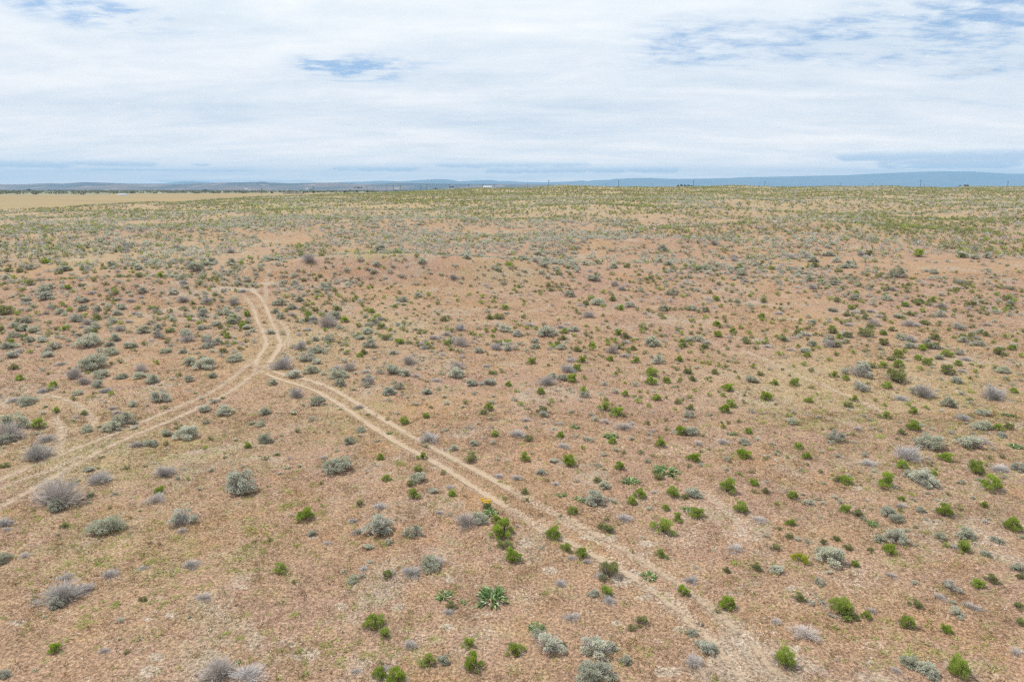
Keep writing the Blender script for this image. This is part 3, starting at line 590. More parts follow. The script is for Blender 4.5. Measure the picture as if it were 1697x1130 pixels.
# ================================================================ plants: geometry
def unit(v): return v/(np.linalg.norm(v, axis=-1, keepdims=True)+1e-9)
class Geo:
    def __init__(s): s.v, s.f, s.t, s.m, s.n = [], [], [], [], 0
    def add(s, V, F, T, mi):
        s.v.append(V); s.f.append(F+s.n); s.t.append(T); s.m.append(np.full(len(F), mi)); s.n += len(V)
    def blades(s, P, D, L, Wd, T, mi=0, rng=None, bend=0, face=.75):
        """narrow pointed leaves or straws from P along D"""
        n = len(P); side = unit(np.cross(D, unit(rng.normal(size=(n, 3))*.55+np.array([0, 0, face]))+1e-4))
        L = np.broadcast_to(L, (n,))[:, None]; Wd = np.broadcast_to(Wd, (n,))[:, None]
        mid = P+D*L*.55; tip = P+D*L; tip[:, 2] -= bend*L[:, 0]
        V = np.stack([P, mid-side*Wd/2, tip, mid+side*Wd/2], 1).reshape(-1, 3)
        F = np.arange(n*4).reshape(n, 4); s.add(V, F, np.repeat(np.broadcast_to(T, (n,)), 4), mi)
    def sticks(s, A, B, ra, rb, T, mi=0):
        """three-sided tapered twigs"""
        n = len(A); d = unit(B-A); ref = np.where(np.abs(d[:, 2:3]) > .9, [[1., 0, 0]], [[0, 0, 1.]]); u = unit(np.cross(d, ref)); w = np.cross(d, u)
        ra = np.broadcast_to(ra, (n,))[:, None]; rb = np.broadcast_to(rb, (n,))[:, None]; V = []
        for k in range(3):
            a = 2*math.pi*k/3; o = u*math.cos(a)+w*math.sin(a); V += [A+o*ra, B+o*rb]
        V = np.stack(V, 1).reshape(-1, 3); b = np.arange(n)[:, None]*6
        F = np.concatenate([b+np.array([[0, 2, 3, 1]]), b+np.array([[2, 4, 5, 3]]), b+np.array([[4, 0, 1, 5]])])
        s.add(V, F, np.repeat(np.broadcast_to(T, (n,)), 6), mi)
    def arrays(s): return np.concatenate(s.v), np.concatenate(s.f), np.concatenate(s.t), np.concatenate(s.m)
    def mesh(s, name, mats):
        v, f, t, m = s.arrays(); return mesh_from(name, v, f, mats, m, {'tint': t})

def crown(rng, k, squash, lop=.0):
    """lobe centres and radii of an uneven crown about one metre wide"""
    kr = max(3, int(k*.45)); ku = k-kr
    a = np.concatenate([np.arange(kr)*2*math.pi/kr+rng.uniform(-.5, .5, kr), rng.uniform(0, 2*math.pi, ku)])
    r = np.concatenate([rng.uniform(.22, .37, kr), np.sqrt(rng.uniform(0, 1, ku))*.27])
    rad = rng.uniform(.09, .175, k)
    sq = rng.uniform(.75, 1.25)
    z = np.concatenate([rng.uniform(.13, .24, kr), (.22+.26*rng.random(ku))])*squash*np.concatenate([np.ones(kr), np.sqrt(np.clip(1-(r[kr:]/.42)**2, 0, 1))*.5+.6])
    c = np.stack([r*np.cos(a)*rng.uniform(1.0, 1.25), r*np.sin(a)*rng.uniform(.85, 1.05), z], 1)
    c[:, 0] *= sq; c[:, 1] /= sq**.5; c[:, 0] += (c[:, 2]-.3)*rng.normal()*.35
    return c, rad
def lobe_points(rng, c, rad, n, shell=.55):
    i = rng.choice(len(c), n, p=rad**2/np.sum(rad**2)); d = unit(rng.normal(size=(n, 3))); d[:, 2] = np.abs(d[:, 2])*.95-.45*rng.random(n)
    q = shell+(1-shell)*rng.random(n)**.5
    P = c[i]+d*rad[i][:, None]*q[:, None]; P[:, 2] = np.maximum(P[:, 2], .03)
    return P, d, i
def wood(g, rng, c, n, mi, r0=.012, tint=(0, 1), spread=.12, lo=.05):
    i = rng.choice(len(c), n); a = rng.uniform(0, 6.28, n)
    A = np.stack([np.cos(a)*rng.random(n)*.06, np.sin(a)*rng.random(n)*.06, np.full(n, -.03)], 1)
    B = c[i]+rng.normal(size=(n, 3))*spread; B[:, 2] = np.maximum(B[:, 2]*.9, lo)
    Mx = A+(B-A)*.5+rng.normal(size=(n, 3))*.035; Mx[:, :2] *= 1.18; T = rng.uniform(*tint, n)
    g.sticks(A, Mx, r0, r0*.7, T, mi); g.sticks(Mx, B, r0*.7, r0*.3, T, mi)
    return B
def rabbitbrush(seed, n=1800, olive=False, lod=0):
    rng = np.random.default_rng(seed); k = [15, 11, 7][lod]; c, rad = crown(rng, k, 1.0)
    leaf, br = Geo(), Geo()
    P, d, i = lobe_points(rng, c, rad, n, .45)
    out = unit(P-np.array([0, 0, -.12])); D = unit(out*1.0+rng.normal(size=(len(P), 3))*.38+np.array([0, 0, .45]))
    L = rng.uniform(.08, .19, n)*[1, 1.4, 2.2][lod]; Wd = rng.uniform(.012, .022, n)*[1, 2.0, 5][lod]
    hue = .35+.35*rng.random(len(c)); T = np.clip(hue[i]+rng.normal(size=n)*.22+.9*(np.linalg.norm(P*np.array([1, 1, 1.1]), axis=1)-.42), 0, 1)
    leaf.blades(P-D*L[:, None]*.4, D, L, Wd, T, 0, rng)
    nb = [42, 16, 5][lod]*(2 if olive else 1)
    wood(br, rng, c, nb, 1 if lod else 0, [.011, .016, .03][lod], (0, .7), .1)
    if lod == 0:
        a = rng.uniform(0, 6.28, 200); rr_ = rng.uniform(.1, .46, 200); P2 = np.stack([rr_*np.cos(a), rr_*np.sin(a), rng.uniform(0, .16, 200)], 1)
        br.blades(P2, unit(np.stack([np.cos(a), np.sin(a), rng.uniform(.1, 1.2, 200)], 1)), rng.uniform(.1, .26, 200), .012, rng.uniform(.0, 1, 200), 1, rng)
    return leaf, br
def sagebrush(seed, n=2500, lod=0, dead=0.0):
    rng = np.random.default_rng(seed); k = [20, 13, 6][lod]; c, rad = crown(rng, k, .92); rad = rad*[.92, 1, 1.05][lod]
    leaf, br = Geo(), Geo()
    alive = rng.random(k) >= dead; alive[rng.integers(k)] = True
    P, d, i = lobe_points(rng, c[alive], rad[alive], n, .45)
    D = unit(d+rng.normal(size=(len(P), 3))*.6+np.array([0, 0, .35]))
    L = rng.uniform(.035, .08, n)*[1, 1.7, 3.6][lod]; Wd = rng.uniform(.02, .035, n)*[1, 1.8, 4][lod]
    hue = .3+.4*rng.random(k); T = np.clip(hue[i]+rng.normal(size=n)*.25, 0, 1)
    leaf.blades(P-D*L[:, None]*.4, D, L, Wd, T, 0, rng)
    wood(br, rng, c, [46, 9, 3][lod], 1 if lod else 0, [.014, .02, .035][lod], (.2, 1), .1)
    tw = Geo()
    if dead > 0 or lod == 0:
        q = c if dead > 0 else c*np.array([1.15, 1.15, .6]); twigs(tw, rng, q, (700 if dead > .3 else 260), 0)
    return leaf, br, tw
def twigs(g, rng, c, n, mi, L=(.08, .22), w=.008):
    i = rng.choice(len(c), n); P = c[i]*rng.uniform(.35, .95, (n, 1))+rng.normal(size=(n, 3))*.07; P[:, 2] = np.maximum(P[:, 2], .01)
    D = unit(P*np.array([1.3, 1.3, .9])+np.array([0, 0, .1])+rng.normal(size=(n, 3))*.16)
    g.blades(P, D, rng.uniform(*L, n), w, rng.uniform(0, 1, n), mi, rng)
def dead_shrub(seed, lod=0):
    rng = np.random.default_rng(seed); c, rad = crown(rng, 14, .85); c[:, :2] *= 1.15
    br, tw = Geo(), Geo()
    B = wood(br, rng, c, [60, 24, 8][lod], 0, [.011, .016, .03][lod], (.1, .8), .1)
    nt = [2000, 420, 45][lod]; twigs(tw, rng, c*np.array([1.1, 1.1, 1.15]), nt, 0, (.12, .34) if lod < 2 else (.2, .45), [.0075, .014, .05][lod])
    return br, tw
def balsamroot(seed, n=130, lod=0):
    rng = np.random.default_rng(seed); g = Geo()
    a = rng.uniform(0, 6.28, n); up = rng.uniform(.3, 2.0, n); d = unit(np.stack([np.cos(a), np.sin(a), up], 1))
    P = np.stack([np.cos(a), np.sin(a), np.zeros(n)], 1)*rng.uniform(0, .26, (n, 1)); L = rng.uniform(.14, .34, n)
    side = unit(np.cross(d, [0, 0, 1.0])); wd = L*rng.uniform(.16, .26, n); k = d+0; k[:, 2] -= .85; k = unit(k)
    T = rng.uniform(0, 1, n)**2.2
    pts = [P, P+d*L[:, None]*.35, P+d*L[:, None]*.7, P+d*L[:, None]*.7+k*L[:, None]*.42]; ws = [.12, .9, .8, .03]
    V = []; 
    for p, w in zip(pts, ws): V += [p-side*(wd*w/2)[:, None], p+np.array([0, 0, -.012]), p+side*(wd*w/2)[:, None]]
    V = np.stack(V, 1).reshape(-1, 3); b = np.arange(n)[:, None]*12
    F = np.concatenate([b+np.array([[r*3+q, r*3+q+1, r*3+q+4, r*3+q+3]]) for r in range(3) for q in range(2)])
    g.add(V, F, np.repeat(T, 12), 0)
    a2 = rng.uniform(0, 6.28, 30); g.blades(np.zeros((30, 3)), unit(np.stack([np.cos(a2), np.sin(a2), rng.uniform(.05, .5, 30)], 1)), .4, .03, rng.uniform(.6, 1, 30), 1, rng)
    return g
def forb(seed, n=260, hgt=.30, wide=1.0, L=(.07, .15), W_=.035):
    rng = np.random.default_rng(seed); g = Geo()
    k = 7; ca_ = rng.uniform(0, 6.28, k); cr = rng.uniform(0, .27, k)
    i = rng.integers(0, k, n); P = np.stack([np.cos(ca_)*cr, np.sin(ca_)*cr, np.zeros(k)], 1)[i]+rng.normal(size=(n, 3))*np.array([.12, .12, 0])
    P[:, 2] = rng.uniform(0, hgt*.7, n); D = unit(rng.normal(size=(n, 3))*.7+np.array([0, 0, .9]))
    g.blades(P, D, rng.uniform(*L, n), W_, rng.uniform(0, 1, n), 0, rng)
    return g
def flowering(seed, petal_n=26, hgt=.5, size=.10, mi=1):
    """leafy tuft with separate flower heads on stalks"""
    rng = np.random.default_rng(seed); leaf = forb(seed, 260, .45, L=(.12, .24), W_=.04); st, fl = Geo(), Geo()
    a = rng.uniform(0, 6.28, petal_n); r = np.sqrt(rng.random(petal_n))*.38; T = np.stack([r*np.cos(a), r*np.sin(a), hgt*rng.uniform(.75, 1.1, petal_n)], 1)
    A = T*np.array([.3, .3, 0]); st.sticks(A, T, .007, .005, .5, 0)
    for q in range(9):
        b = q*2*math.pi/9+rng.uniform(0, 1, petal_n); D = unit(np.stack([np.cos(b), np.sin(b), rng.uniform(.1, .5, petal_n)], 1))
        fl.blades(T, D, size, size*.45, rng.uniform(0, 1, petal_n), 0, rng)
    return leaf, st, fl
def stump(seed):
    rng = np.random.default_rng(seed); g = Geo(); n = 80
    a = rng.uniform(0, 6.28, n); D = unit(np.stack([np.cos(a), np.sin(a), rng.uniform(.1, 1.1, n)], 1)); A = np.stack([np.cos(a)*.08, np.sin(a)*.08, np.zeros(n)], 1)
    B = A+D*rng.uniform(.15, .5, (n, 1)); g.sticks(A, B, .035, .012, rng.random(n), 0)
    return g

def joined(geos, remap):
    g = Geo()
    for q, mi in zip(geos, remap):
        v, f, t, m = q.arrays(); g.add(v, f, t, mi)
    return g
# ---- one builder list per kind: [(part name, mesh)] for near plants, one mesh for small ones
PROTO, SMALL = {}, {}
def parts(kind, lst): PROTO.setdefault(kind, []).append([(n, g.mesh(n, ms)) for n, g, ms in lst])
for i in range(6):
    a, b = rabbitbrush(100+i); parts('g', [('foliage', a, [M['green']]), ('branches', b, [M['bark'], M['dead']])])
    a, b, c_ = sagebrush(200+i); parts('s', [('foliage', a, [M['sage']]), ('branches', joined([b, c_], [0, 1]), [M['limb'], M['dead']])])
for i in range(4):
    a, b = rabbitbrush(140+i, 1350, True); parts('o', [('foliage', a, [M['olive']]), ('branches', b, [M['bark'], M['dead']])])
    a, b, c_ = sagebrush(240+i, 1500, dead=.5); parts('m', [('foliage', a, [M['sage']]), ('branches', b, [M['limb']]), ('dead_twigs', c_, [M['dead']])])
    a, b = dead_shrub(300+i); parts('d', [('branches', a, [M['limb']]), ('twigs', b, [M['dead']])])
    parts('b', [('leaves', balsamroot(400+i), [M['broad'], M['chip']])])
    parts('p', [('leaves', forb(420+i), [M['forb']])])
    a, b, c_ = flowering(440+i, 30, .42, .055); parts('w', [('leaves', a, [M['olive']]), ('stems', b, [M['olive']]), ('flowers', c_, [M['white']])])
    parts('k', [('wood', stump(460+i), [M['black']])])
a, b, c_ = flowering(480, 26, .62, .12); parts('sunflower', [('leaves', a, [M['broad']]), ('stems', b, [M['olive']]), ('flowers', c_, [M['petal']])])
a, b = rabbitbrush(490, 1500); parts('yellowbush', [('foliage', a, [M['gold']]), ('branches', b, [M['bark'], M['dead']])])
LOWG = {}
for lod, key in ((1, 'mid'), (2, 'far')):
    for i in range(5):
        n = 330 if lod == 1 else 32
        a, b = rabbitbrush(500+i+lod*50, n, lod=lod); LOWG.setdefault((key, 'g'), []).append(joined([a, b], [0, 1]))
        a, b = rabbitbrush(520+i+lod*50, int(n*.75), True, lod=lod); LOWG.setdefault((key, 'o'), []).append(joined([a, b], [0, 1]))
        a, b, c_ = sagebrush(540+i+lod*50, int(n*1.3), lod=lod); LOWG.setdefault((key, 's'), []).append(joined([a, b], [0, 1]))
        a, b = dead_shrub(560+i+lod*50, lod); LOWG.setdefault((key, 'd'), []).append(joined([a, b], [0, 0]))
MATS = {'g': [M['green'], M['bark']], 'o': [M['olive'], M['bark']], 's': [M['sage'], M['limb']], 'm': [M['sage'], M['limb']], 'd': [M['dead']]}
for k in 'gosd': SMALL[k] = [g.mesh('shrub', MATS[k]) for g in LOWG[('mid', k)]]
SMALL['m'] = SMALL['s']

# ================================================================ plants: where they stand
ent = []                                   # kind, px, py, width px
for (ox, oy), kinds in TILES:
    for k, s in kinds.items():
        for q in filter(None, s.split(';')):
            a, b, w = (float(z) for z in q.split()); w /= 4
            ent.append((k, ox+a/4.002, oy+b/4.004+w*(.30 if k not in 'pwk' else .1), w))
for x, y, w, k in SPECIAL: ent.append((k, x, y+w*.25, w))
kk = np.array([e[0] for e in ent], dtype=object); px = np.array([e[1] for e in ent]); py = np.array([e[2] for e in ent]); pw = np.array([e[3] for e in ent])
wx, wy, wt = hit(px, py)
_, _, dep = project(wx, wy, land(wx, wy))
ww = pw*dep/FPX*np.where(np.isin(kk, list('gosmd')), 1-.3*smooth(-py, -640, -450), 1)
fam = {'g': 'r', 'o': 'r', 's': 's', 'm': 's', 'd': 'd'}

# ---- scatter of the smaller and farther shrubs
rng = np.random.default_rng(7)
def scatter(n, y0, y1, half=.86):
    y = np.sqrt(rng.uniform(y0**2, y1**2, n)); x = rng.uniform(-half, half, n)*y; return x, y
BARE = [(1000,515,190,42,.9),(1040,440,100,18,.85),(700,475,130,34,.8),(1250,352,90,7,.7),(1340,368,70,7,.6),(1560,440,160,14,.7),(1150,385,60,8,.5),(60,452,60,12,.6),(560,560,110,40,.6),(400,600,40,60,.5),(440,460,30,14,.4),(240,395,60,8,.4),(620,385,50,8,.4),(850,425,70,12,.5)]
SAGEY = [(330,432,150,30,.8),(930,430,45,45,.9),(1330,440,170,35,.8),(180,405,230,28,.7),(1100,330,200,9,.4),(1420,395,220,22,.6),(60,520,60,40,.6),(650,400,150,25,.6),(450,480,80,30,.6),(1500,340,160,7,.3)]
GREENY = [(1520,372,120,18,.9),(700,322,420,14,.8),(1150,318,350,10,.8),(440,345,80,10,.9),(1050,560,120,60,.5),(160,345,160,8,.7),(900,350,140,14,.5),(1500,318,220,9,.6),(1250,400,120,20,.3)]
def choose(n, y0, y1, lo, hi, keep_mul=1.0):
    x, y = scatter(n, y0, y1); z = land(x, y); qx, qy, d = project(x, y, z+.3)
    bare = region(qx, qy, BARE); sg = region(qx, qy, SAGEY); gr = region(qx, qy, GREENY)
    cl = .5+.5*fbm(x/9, y/9, 3, 103)+.35*fbm(x/32, y/26, 3, 107)
    p = keep_mul*np.clip(-.3+2.1*cl+.55*sg+.35*gr, .05, 1.4)*(1-bare)
    ex_ = np.interp(y, EDGE[:, 1], EDGE[:, 0]); p = np.where((y > 235) & (x < ex_-12), 0, p)
    p = np.where(rut_distance(x, y) < .8, 0, p)
    keep = rng.random(n) < p
    x, y, sg, gr, d, qx, qy = (a[keep] for a in (x, y, sg, gr, d, qx, qy)); n = len(x)
    mixn = fbm(x/14, y/14, 2, 111)+1.3*fbm(x/50, y/40, 2, 117)
    ps = np.clip(.42+.5*sg-.55*gr+.42*mixn-.10*smooth(y, 200, 400), .04, .93); u = rng.random(n)
    k = np.where(u < ps, 's', np.where(u < ps+(1-ps)*.2, 'g', 'o')).astype(object); k[rng.random(n) < .15*(1-gr)] = 'd'
    w = rng.uniform(lo, hi, n)*rng.uniform(.75, 1.25, n)*np.where(k == 's', 1.18, 1.0)
    return k, x, y, w, d, qx, qy
near_s = choose(2600, 26, 62, .15, .42, .7)
mid_s = choose(8000, 60, 105, .28, .9, .8)
mid2_s = choose(24000, 105, 190, .4, 1.15, 1.0)
far_s = choose(150000, 190, 620, .5, 1.3, .97)
def beside():
    """plants just outside the view, so that the steppe goes on there"""
    n = 5000; y = rng.uniform(3, 75, n); x = rng.uniform(-75, 75, n); z = land(x, y); qx, qy, d = project(x, np.maximum(y, 1), z)
    keep = ((qx < -25) | (qx > 1722) | (qy > 1165) | (d < 1)) & (rng.random(n) < np.clip(.35+.9*fbm(x/9, y/9, 3, 103), .08, 1)) & (np.abs(x) < .86*y+24)
    x, y, d, qx, qy = (a[keep] for a in (x, y, d, qx, qy)); n = len(x)
    k = rng.choice(np.array(['s', 'g', 'o', 'd'], dtype=object), n, p=[.4, .2, .25, .15]); return k, x, y, rng.uniform(.3, 1.2, n), np.maximum(d, 1), qx, qy
pool = []
for src in (near_s, mid_s, mid2_s, far_s, beside()):
    k, x, y, w, d, qx, qy = src
    if src is not far_s and len(x):
        far_ok = np.array([np.min(np.hypot(wx-a, wy-b)-.5*ww) > .2+.5*c for a, b, c in zip(x, y, w)]) if src is not mid2_s else np.ones(len(x), bool)
        k, x, y, w, d, qx, qy = (a[far_ok] for a in (k, x, y, w, d, qx, qy))
    pool.append((k, x, y, w, d, qx, qy, np.zeros(len(x), bool)))
pool.append((kk, wx, wy, ww, dep, px, py, np.ones(len(wx), bool)))
K, X, Y, WD, D_, QX, QY, LS = (np.concatenate([p[i] for p in pool]) for i in range(8))
app = WD*FPX/D_; inview = (QX > -12) & (QX < 1709) & (QY < 1140)
famK = np.array([fam.get(k, k) for k in K], dtype=object)
single = np.zeros(len(K), bool)
for f in set(famK):
    ids = np.where((famK == f) & inview)[0]
    if f in 'rsd': order = ids[np.argsort(-app[ids])]; single[order[:{'r': 298, 's': 298, 'd': 200}[f]]] = True
    else: single[ids] = True

NAME = {'g': 'rabbitbrush', 'o': 'rabbitbrush', 's': 'sagebrush', 'm': 'sagebrush', 'd': 'dead_shrub', 'b': 'balsamroot', 'p': 'yellow_green_forb', 'w': 'white_wildflower', 'k': 'charred_stump', 'sunflower': 'yellow_wildflower', 'yellowbush': 'yellow_bush'}
CAT = {'g': 'shrub', 'o': 'shrub', 's': 'shrub', 'm': 'shrub', 'd': 'dead shrub', 'b': 'leafy plant', 'p': 'low plant', 'w': 'wildflower', 'k': 'stump', 'sunflower': 'wildflower', 'yellowbush': 'shrub'}
GRP = {'r': 'green rabbitbrush dotted over the steppe', 's': 'silvery sagebrush dotted over the steppe', 'd': 'dead grey shrubs dotted over the steppe', 'b': 'broad-leaved balsamroot plants', 'p': 'low yellow-green plants', 'w': 'white wildflowers in the grass', 'k': 'blackened stumps'}
LOOK = {'g': 'bright green rabbitbrush', 'o': 'dull olive rabbitbrush', 's': 'silvery green sagebrush', 'm': 'half-dead grey-green sagebrush', 'd': 'leafless grey shrub', 'b': 'broad-leaved green plant', 'p': 'low yellow-green plant', 'w': 'white-flowered plant', 'k': 'blackened woody stump'}
SHORT = {'g': 'green shrub', 'o': 'olive shrub', 's': 'silvery sagebrush', 'm': 'half-dead sagebrush', 'd': 'grey dead shrub', 'b': 'broad-leaved plant'}
HGT = {'g': 1.0, 'o': .95, 's': .9, 'm': .95, 'd': .9, 'b': .8, 'p': .55, 'w': .8, 'k': .5, 'sunflower': 1.1, 'yellowbush': .8}
OWN = [((507,852), 'lone round bright green shrub on bare ground left of the double track'), ((91,1070), 'lone round bright green shrub nearest the bottom left corner'),
 ((394,1105), 'grey dead shrub holding a white-flowered plant at the bottom edge'), ((990,1112), 'pale mint green sagebrush mound at the bottom edge'), ((988,1070), 'wide half-dead sagebrush just behind the mint green mound'),
 ((100,812), 'large spiky grey dead shrub by the left track'), ((403,797), 'wide silvery sagebrush alone left of the double track'), ((698,937), 'silvery sagebrush with a grey dead half, left of the two leafy plants'),
 ((105,978), 'tall dark grey dead shrub on the left slope'), ((831,872), 'largest of the green shrubs clustered below the yellow flowers'), ((792,855), 'grey-green sagebrush beside the yellow flowers'),
 ((814,977), 'widest broad-leaved green plant in the lower middle'), ((734,979), 'round broad-leaved plant left of the widest one'), ((1076,948), 'dark leafy plant with curled dead leaves in a sandy patch'),
 ((1104,770), 'broad-leaved plant behind the spiky one, right of centre'), ((1045,790), 'spiky round broad-leaved plant right of centre'), ((1390,1005), 'broad bright green shrub in the lower right'),
 ((1587,1103), 'bright green shrub cut by the bottom right corner'), ((1484,885), 'tall upright silvery sagebrush on the right'), ((1377,917), 'silvery sagebrush next to the yellow bush'),
 ((1166,1068), 'upright blue-grey sagebrush with bare stems by the lower track'), ((155,597), 'wide sagebrush mound on the left slope'), ((1485,620), 'dark olive shrub standing out on the right'), ((640,647), 'round mint green sagebrush left of centre'),
 ((1102,870), 'wide green shrub right of the sandy patch'), ((985,822), 'tall round mint sagebrush beside a leafy plant')]
own = {}
for (a, b), lab in OWN:
    d2 = np.where(single & LS, (QX-a)**2+(QY-b)**2, 1e9)
    for q in np.argsort(d2)[:4]:
        kd = K[q]
        ok = ('shrub' in lab and kd in 'gomd') or ('sagebrush' in lab and kd in 'sm') or ('plant' in lab and kd == 'b')
        if 'green shrub' in lab or 'green shrubs' in lab: ok = kd in 'go'
        if 'olive' in lab: ok = kd == 'o'
        if 'dead shrub' in lab: ok = kd == 'd'
        if ok and d2[q] < 28**2 and int(q) not in own: own[int(q)] = lab; break
rdist = rut_distance(X, Y); used = set()
sid = np.where(single)[0]
order = sid[np.argsort(-app[sid])]
def relation(i):
    if K[i] != 'k' or True:
        d = np.hypot(X[sid]-X[i], Y[sid]-Y[i]); c = [(d[j], sid[j]) for j in np.argsort(d)[1:6]]
        for dist, j in c:
            if K[j] in SHORT and WD[j] > 1.25*WD[i] and dist < .75*(WD[i]+WD[j]):
                side = 'left of' if QX[i] < QX[j]-.3*app[j] else 'right of' if QX[i] > QX[j]+.3*app[j] else ('behind' if QY[i] < QY[j] else 'before')
                return side+' a larger '+SHORT[K[j]]
    if rdist[i] < 1.2: return 'at the wheel track'
    return 'on open ground'
def size_word(i):
    w = WD[i]; return 'tiny' if w < .45 else 'small' if w < .75 else 'medium' if w < 1.15 else 'large' if w < 1.8 else 'very large'
def pct(v, n):
    s = f'{v:.{n}f}'; return s
for i in order:
    k = K[i]; r_ = np.random.default_rng(int(i)+5)
    vis_w = app[i]
    if k in SMALL and vis_w < 11: protos = [[(None, m_)] for m_ in SMALL[k]]
    else: protos = PROTO[k]
    pr = protos[int(r_.integers(len(protos)))]
    sc = WD[i]*(1.10 if k in 'go' else 1.22 if k in 'smd' else 1.38 if k == 'b' else 1.0)
    loc = (X[i], Y[i], float(land(X[i], Y[i]))-.03-.02*sc)
    s3 = (sc*r_.uniform(.92, 1.1), sc*r_.uniform(.9, 1.05), sc*HGT[k]*r_.uniform(.85, 1.12)*(.6 if k == 'd' and WD[i] < .95 else 1)); rz = r_.uniform(0, 6.28)
    if k == 'yellowbush': nm, lab = NAME[k], 'low yellow-green bush left of a silvery sagebrush, unlike any other'
    elif k == 'sunflower': nm, lab = NAME[k], 'plant with yellow daisy-like flowers behind the grey sagebrush'
    else:
        nm = NAME[k]; lab = own.get(int(i))
        if not lab:
            lx, ly = min(max(QX[i]/16.97, 0), 100), min(max(QY[i]/11.30, 0), 100)
            for dec in (0, 1, 2):
                lab = f'{size_word(i)} {LOOK[k]} {relation(i)}, {lx:.{dec}f}% across and {ly:.{dec}f}% down'
                if lab not in used: break
    used.add(lab)
    if len(pr) == 1: root = link(nm, pr[0][1])
    else:
        root = link(nm, None); root.empty_display_size = .3
        for pn, m_ in pr: link(pn, m_, root)
    root.location = loc; root.rotation_euler = (0, 0, rz); root.scale = s3
    tag(root, lab, CAT[k], GRP.get(fam.get(k, k)))

# ---- everything beyond the nearest few hundred of a kind: one mass per kind
def mass(name, label, cat, ids, kinds, rng):
    Vs, Fs, Ts, Ms, base = [], [], [], [], 0
    mats, moff = [], {}
    for k in kinds:
        moff[k] = len(mats); mats += MATS[k]
    for k in kinds:
        for key, sel in (('mid', D_[ids] < 110), ('far', D_[ids] >= 110)):
            q = ids[sel & (K[ids] == k)]
            pl = LOWG[(key, 's' if k == 'm' else k)]; pick = rng.integers(0, len(pl), len(q))
            for j, g in enumerate(pl):
                s_ = q[pick == j]
                if not len(s_): continue
                v, f, t_, m_ = g.arrays(); n = len(s_)
                a = rng.uniform(0, 6.28, n); c_, s0 = np.cos(a)[:, None], np.sin(a)[:, None]; w = (WD[s_]*1.1)[:, None]
                vx = (v[None, :, 0]*c_-v[None, :, 1]*s0)*w+X[s_][:, None]; vy = (v[None, :, 0]*s0+v[None, :, 1]*c_)*w+Y[s_][:, None]
                vz = v[None, :, 2]*w*rng.uniform(.75, 1.05, (n, 1))*HGT[k]+land(X[s_], Y[s_])[:, None]-.02
                Vs.append(np.stack([vx, vy, vz], -1).reshape(-1, 3)); Fs.append((f[None]+(np.arange(n)*len(v))[:, None, None]).reshape(-1, 4)+base)
                Ts.append(np.clip(t_[None]+rng.normal(size=(n, 1))*.22, 0, 1).ravel()); Ms.append(np.tile(m_+moff[k], n)); base += n*len(v)
    me = mesh_from(name, np.concatenate(Vs), np.concatenate(Fs), mats, np.concatenate(Ms), {'tint': np.concatenate(Ts)})
    tag(link(name, me), label, cat, kind='stuff')
rest = np.where(~single & (np.abs(X) < .9*Y+26))[0]
mass('rabbitbrush_cover', 'many small green and olive rabbitbrush covering the far slopes', 'shrubs', rest[np.isin(K[rest], ['g', 'o'])], ['g', 'o'], rng)
mass('sagebrush_cover', 'many small silvery sagebrush covering the far slopes', 'shrubs', rest[np.isin(K[rest], ['s', 'm'])], ['s', 'm'], rng)
mass('dead_brush_cover', 'many small dead grey shrubs on the far slopes', 'shrubs', rest[K[rest] == 'd'], ['d'], rng)

# ================================================================ ground litter, grass and tiny plants
def carpet(name, label, cat, n, y0, y1, per, L, Wd, mat, up, tint, spread, dens=None, seed=1, half=.84, flat=False):
    rg = np.random.default_rng(seed); y = rg.uniform(y0, y1, n*3)**1.0; x = rg.uniform(-half, half, n*3)*y
    keep = rg.random(n*3) < y/y1; x, y = x[keep][:n], y[keep][:n]
    p = np.ones(len(x))
    if dens is not None: p = dens(x, y)
    p = p*np.where(rut_distance(x, y) < .3, .12, 1)
    k = rg.random(len(x)) < p; x, y = x[k], y[k]; n = len(x)
    t0 = rg.uniform(*tint, n)
    P = np.repeat(np.stack([x, y, np.zeros(n)], 1), per, 0); P[:, :2] += rg.normal(size=(n*per, 2))*spread; P[:, 2] = land(P[:, 0], P[:, 1])-.005
    D = rg.normal(size=(n*per, 3)); D[:, 2] = np.abs(D[:, 2])*up+.12*(not flat); D = unit(D)
    if flat: P[:, 2] += .03
    g = Geo(); sc = np.repeat(rg.uniform(.6, 1.3, n), per)
    g.blades(P, D, rg.uniform(*L, n*per)*sc, Wd*sc, np.clip(np.repeat(t0, per)+rg.normal(size=n*per)*.15, 0, 1), 0, rg)
    tag(link(name, g.mesh(name, [mat])), label, cat, kind='stuff')
def patchy(sx, seed, a=.5, b=1.6): return lambda x, y: np.clip(a+b*fbm(x/sx, y/sx, 3, seed), 0, 1)
carpet('dry_grass', 'dry reddish tan grass carpeting the near ground', 'dry grass', 82000, 10, 44, 6, (.06, .15), .014, M['straw'], .9, (0, 1), .05, patchy(1.4, 201, .6, 1.2), 11)
carpet('dry_grass', 'dry tan grass tufts over the middle ground', 'dry grass', 60000, 42, 100, 5, (.10, .22), .028, M['straw'], .9, (0, 1), .08, patchy(2.5, 203, .55, 1.3), 12)
carpet('dark_grass_tussocks', 'small dark olive grass tussocks scattered through the dry grass', 'grass tussocks', 9000, 18, 75, 16, (.08, .20), .016, M['olive'], 1.2, (0, .6), .055,
    lambda x, y: np.clip(.12+1.3*region(*project(x, y, land(x, y))[:2], [(330,720,220,70,.9),(560,700,90,60,.9),(120,760,120,40,.5),(620,560,110,60,.6),(60,900,120,60,.5),(1150,560,300,60,.4),(150,650,160,40,.4),(960,520,250,40,.4)])*(.5+fbm(x/1.5, y/1.5, 2, 207)), 0, 1), 13)
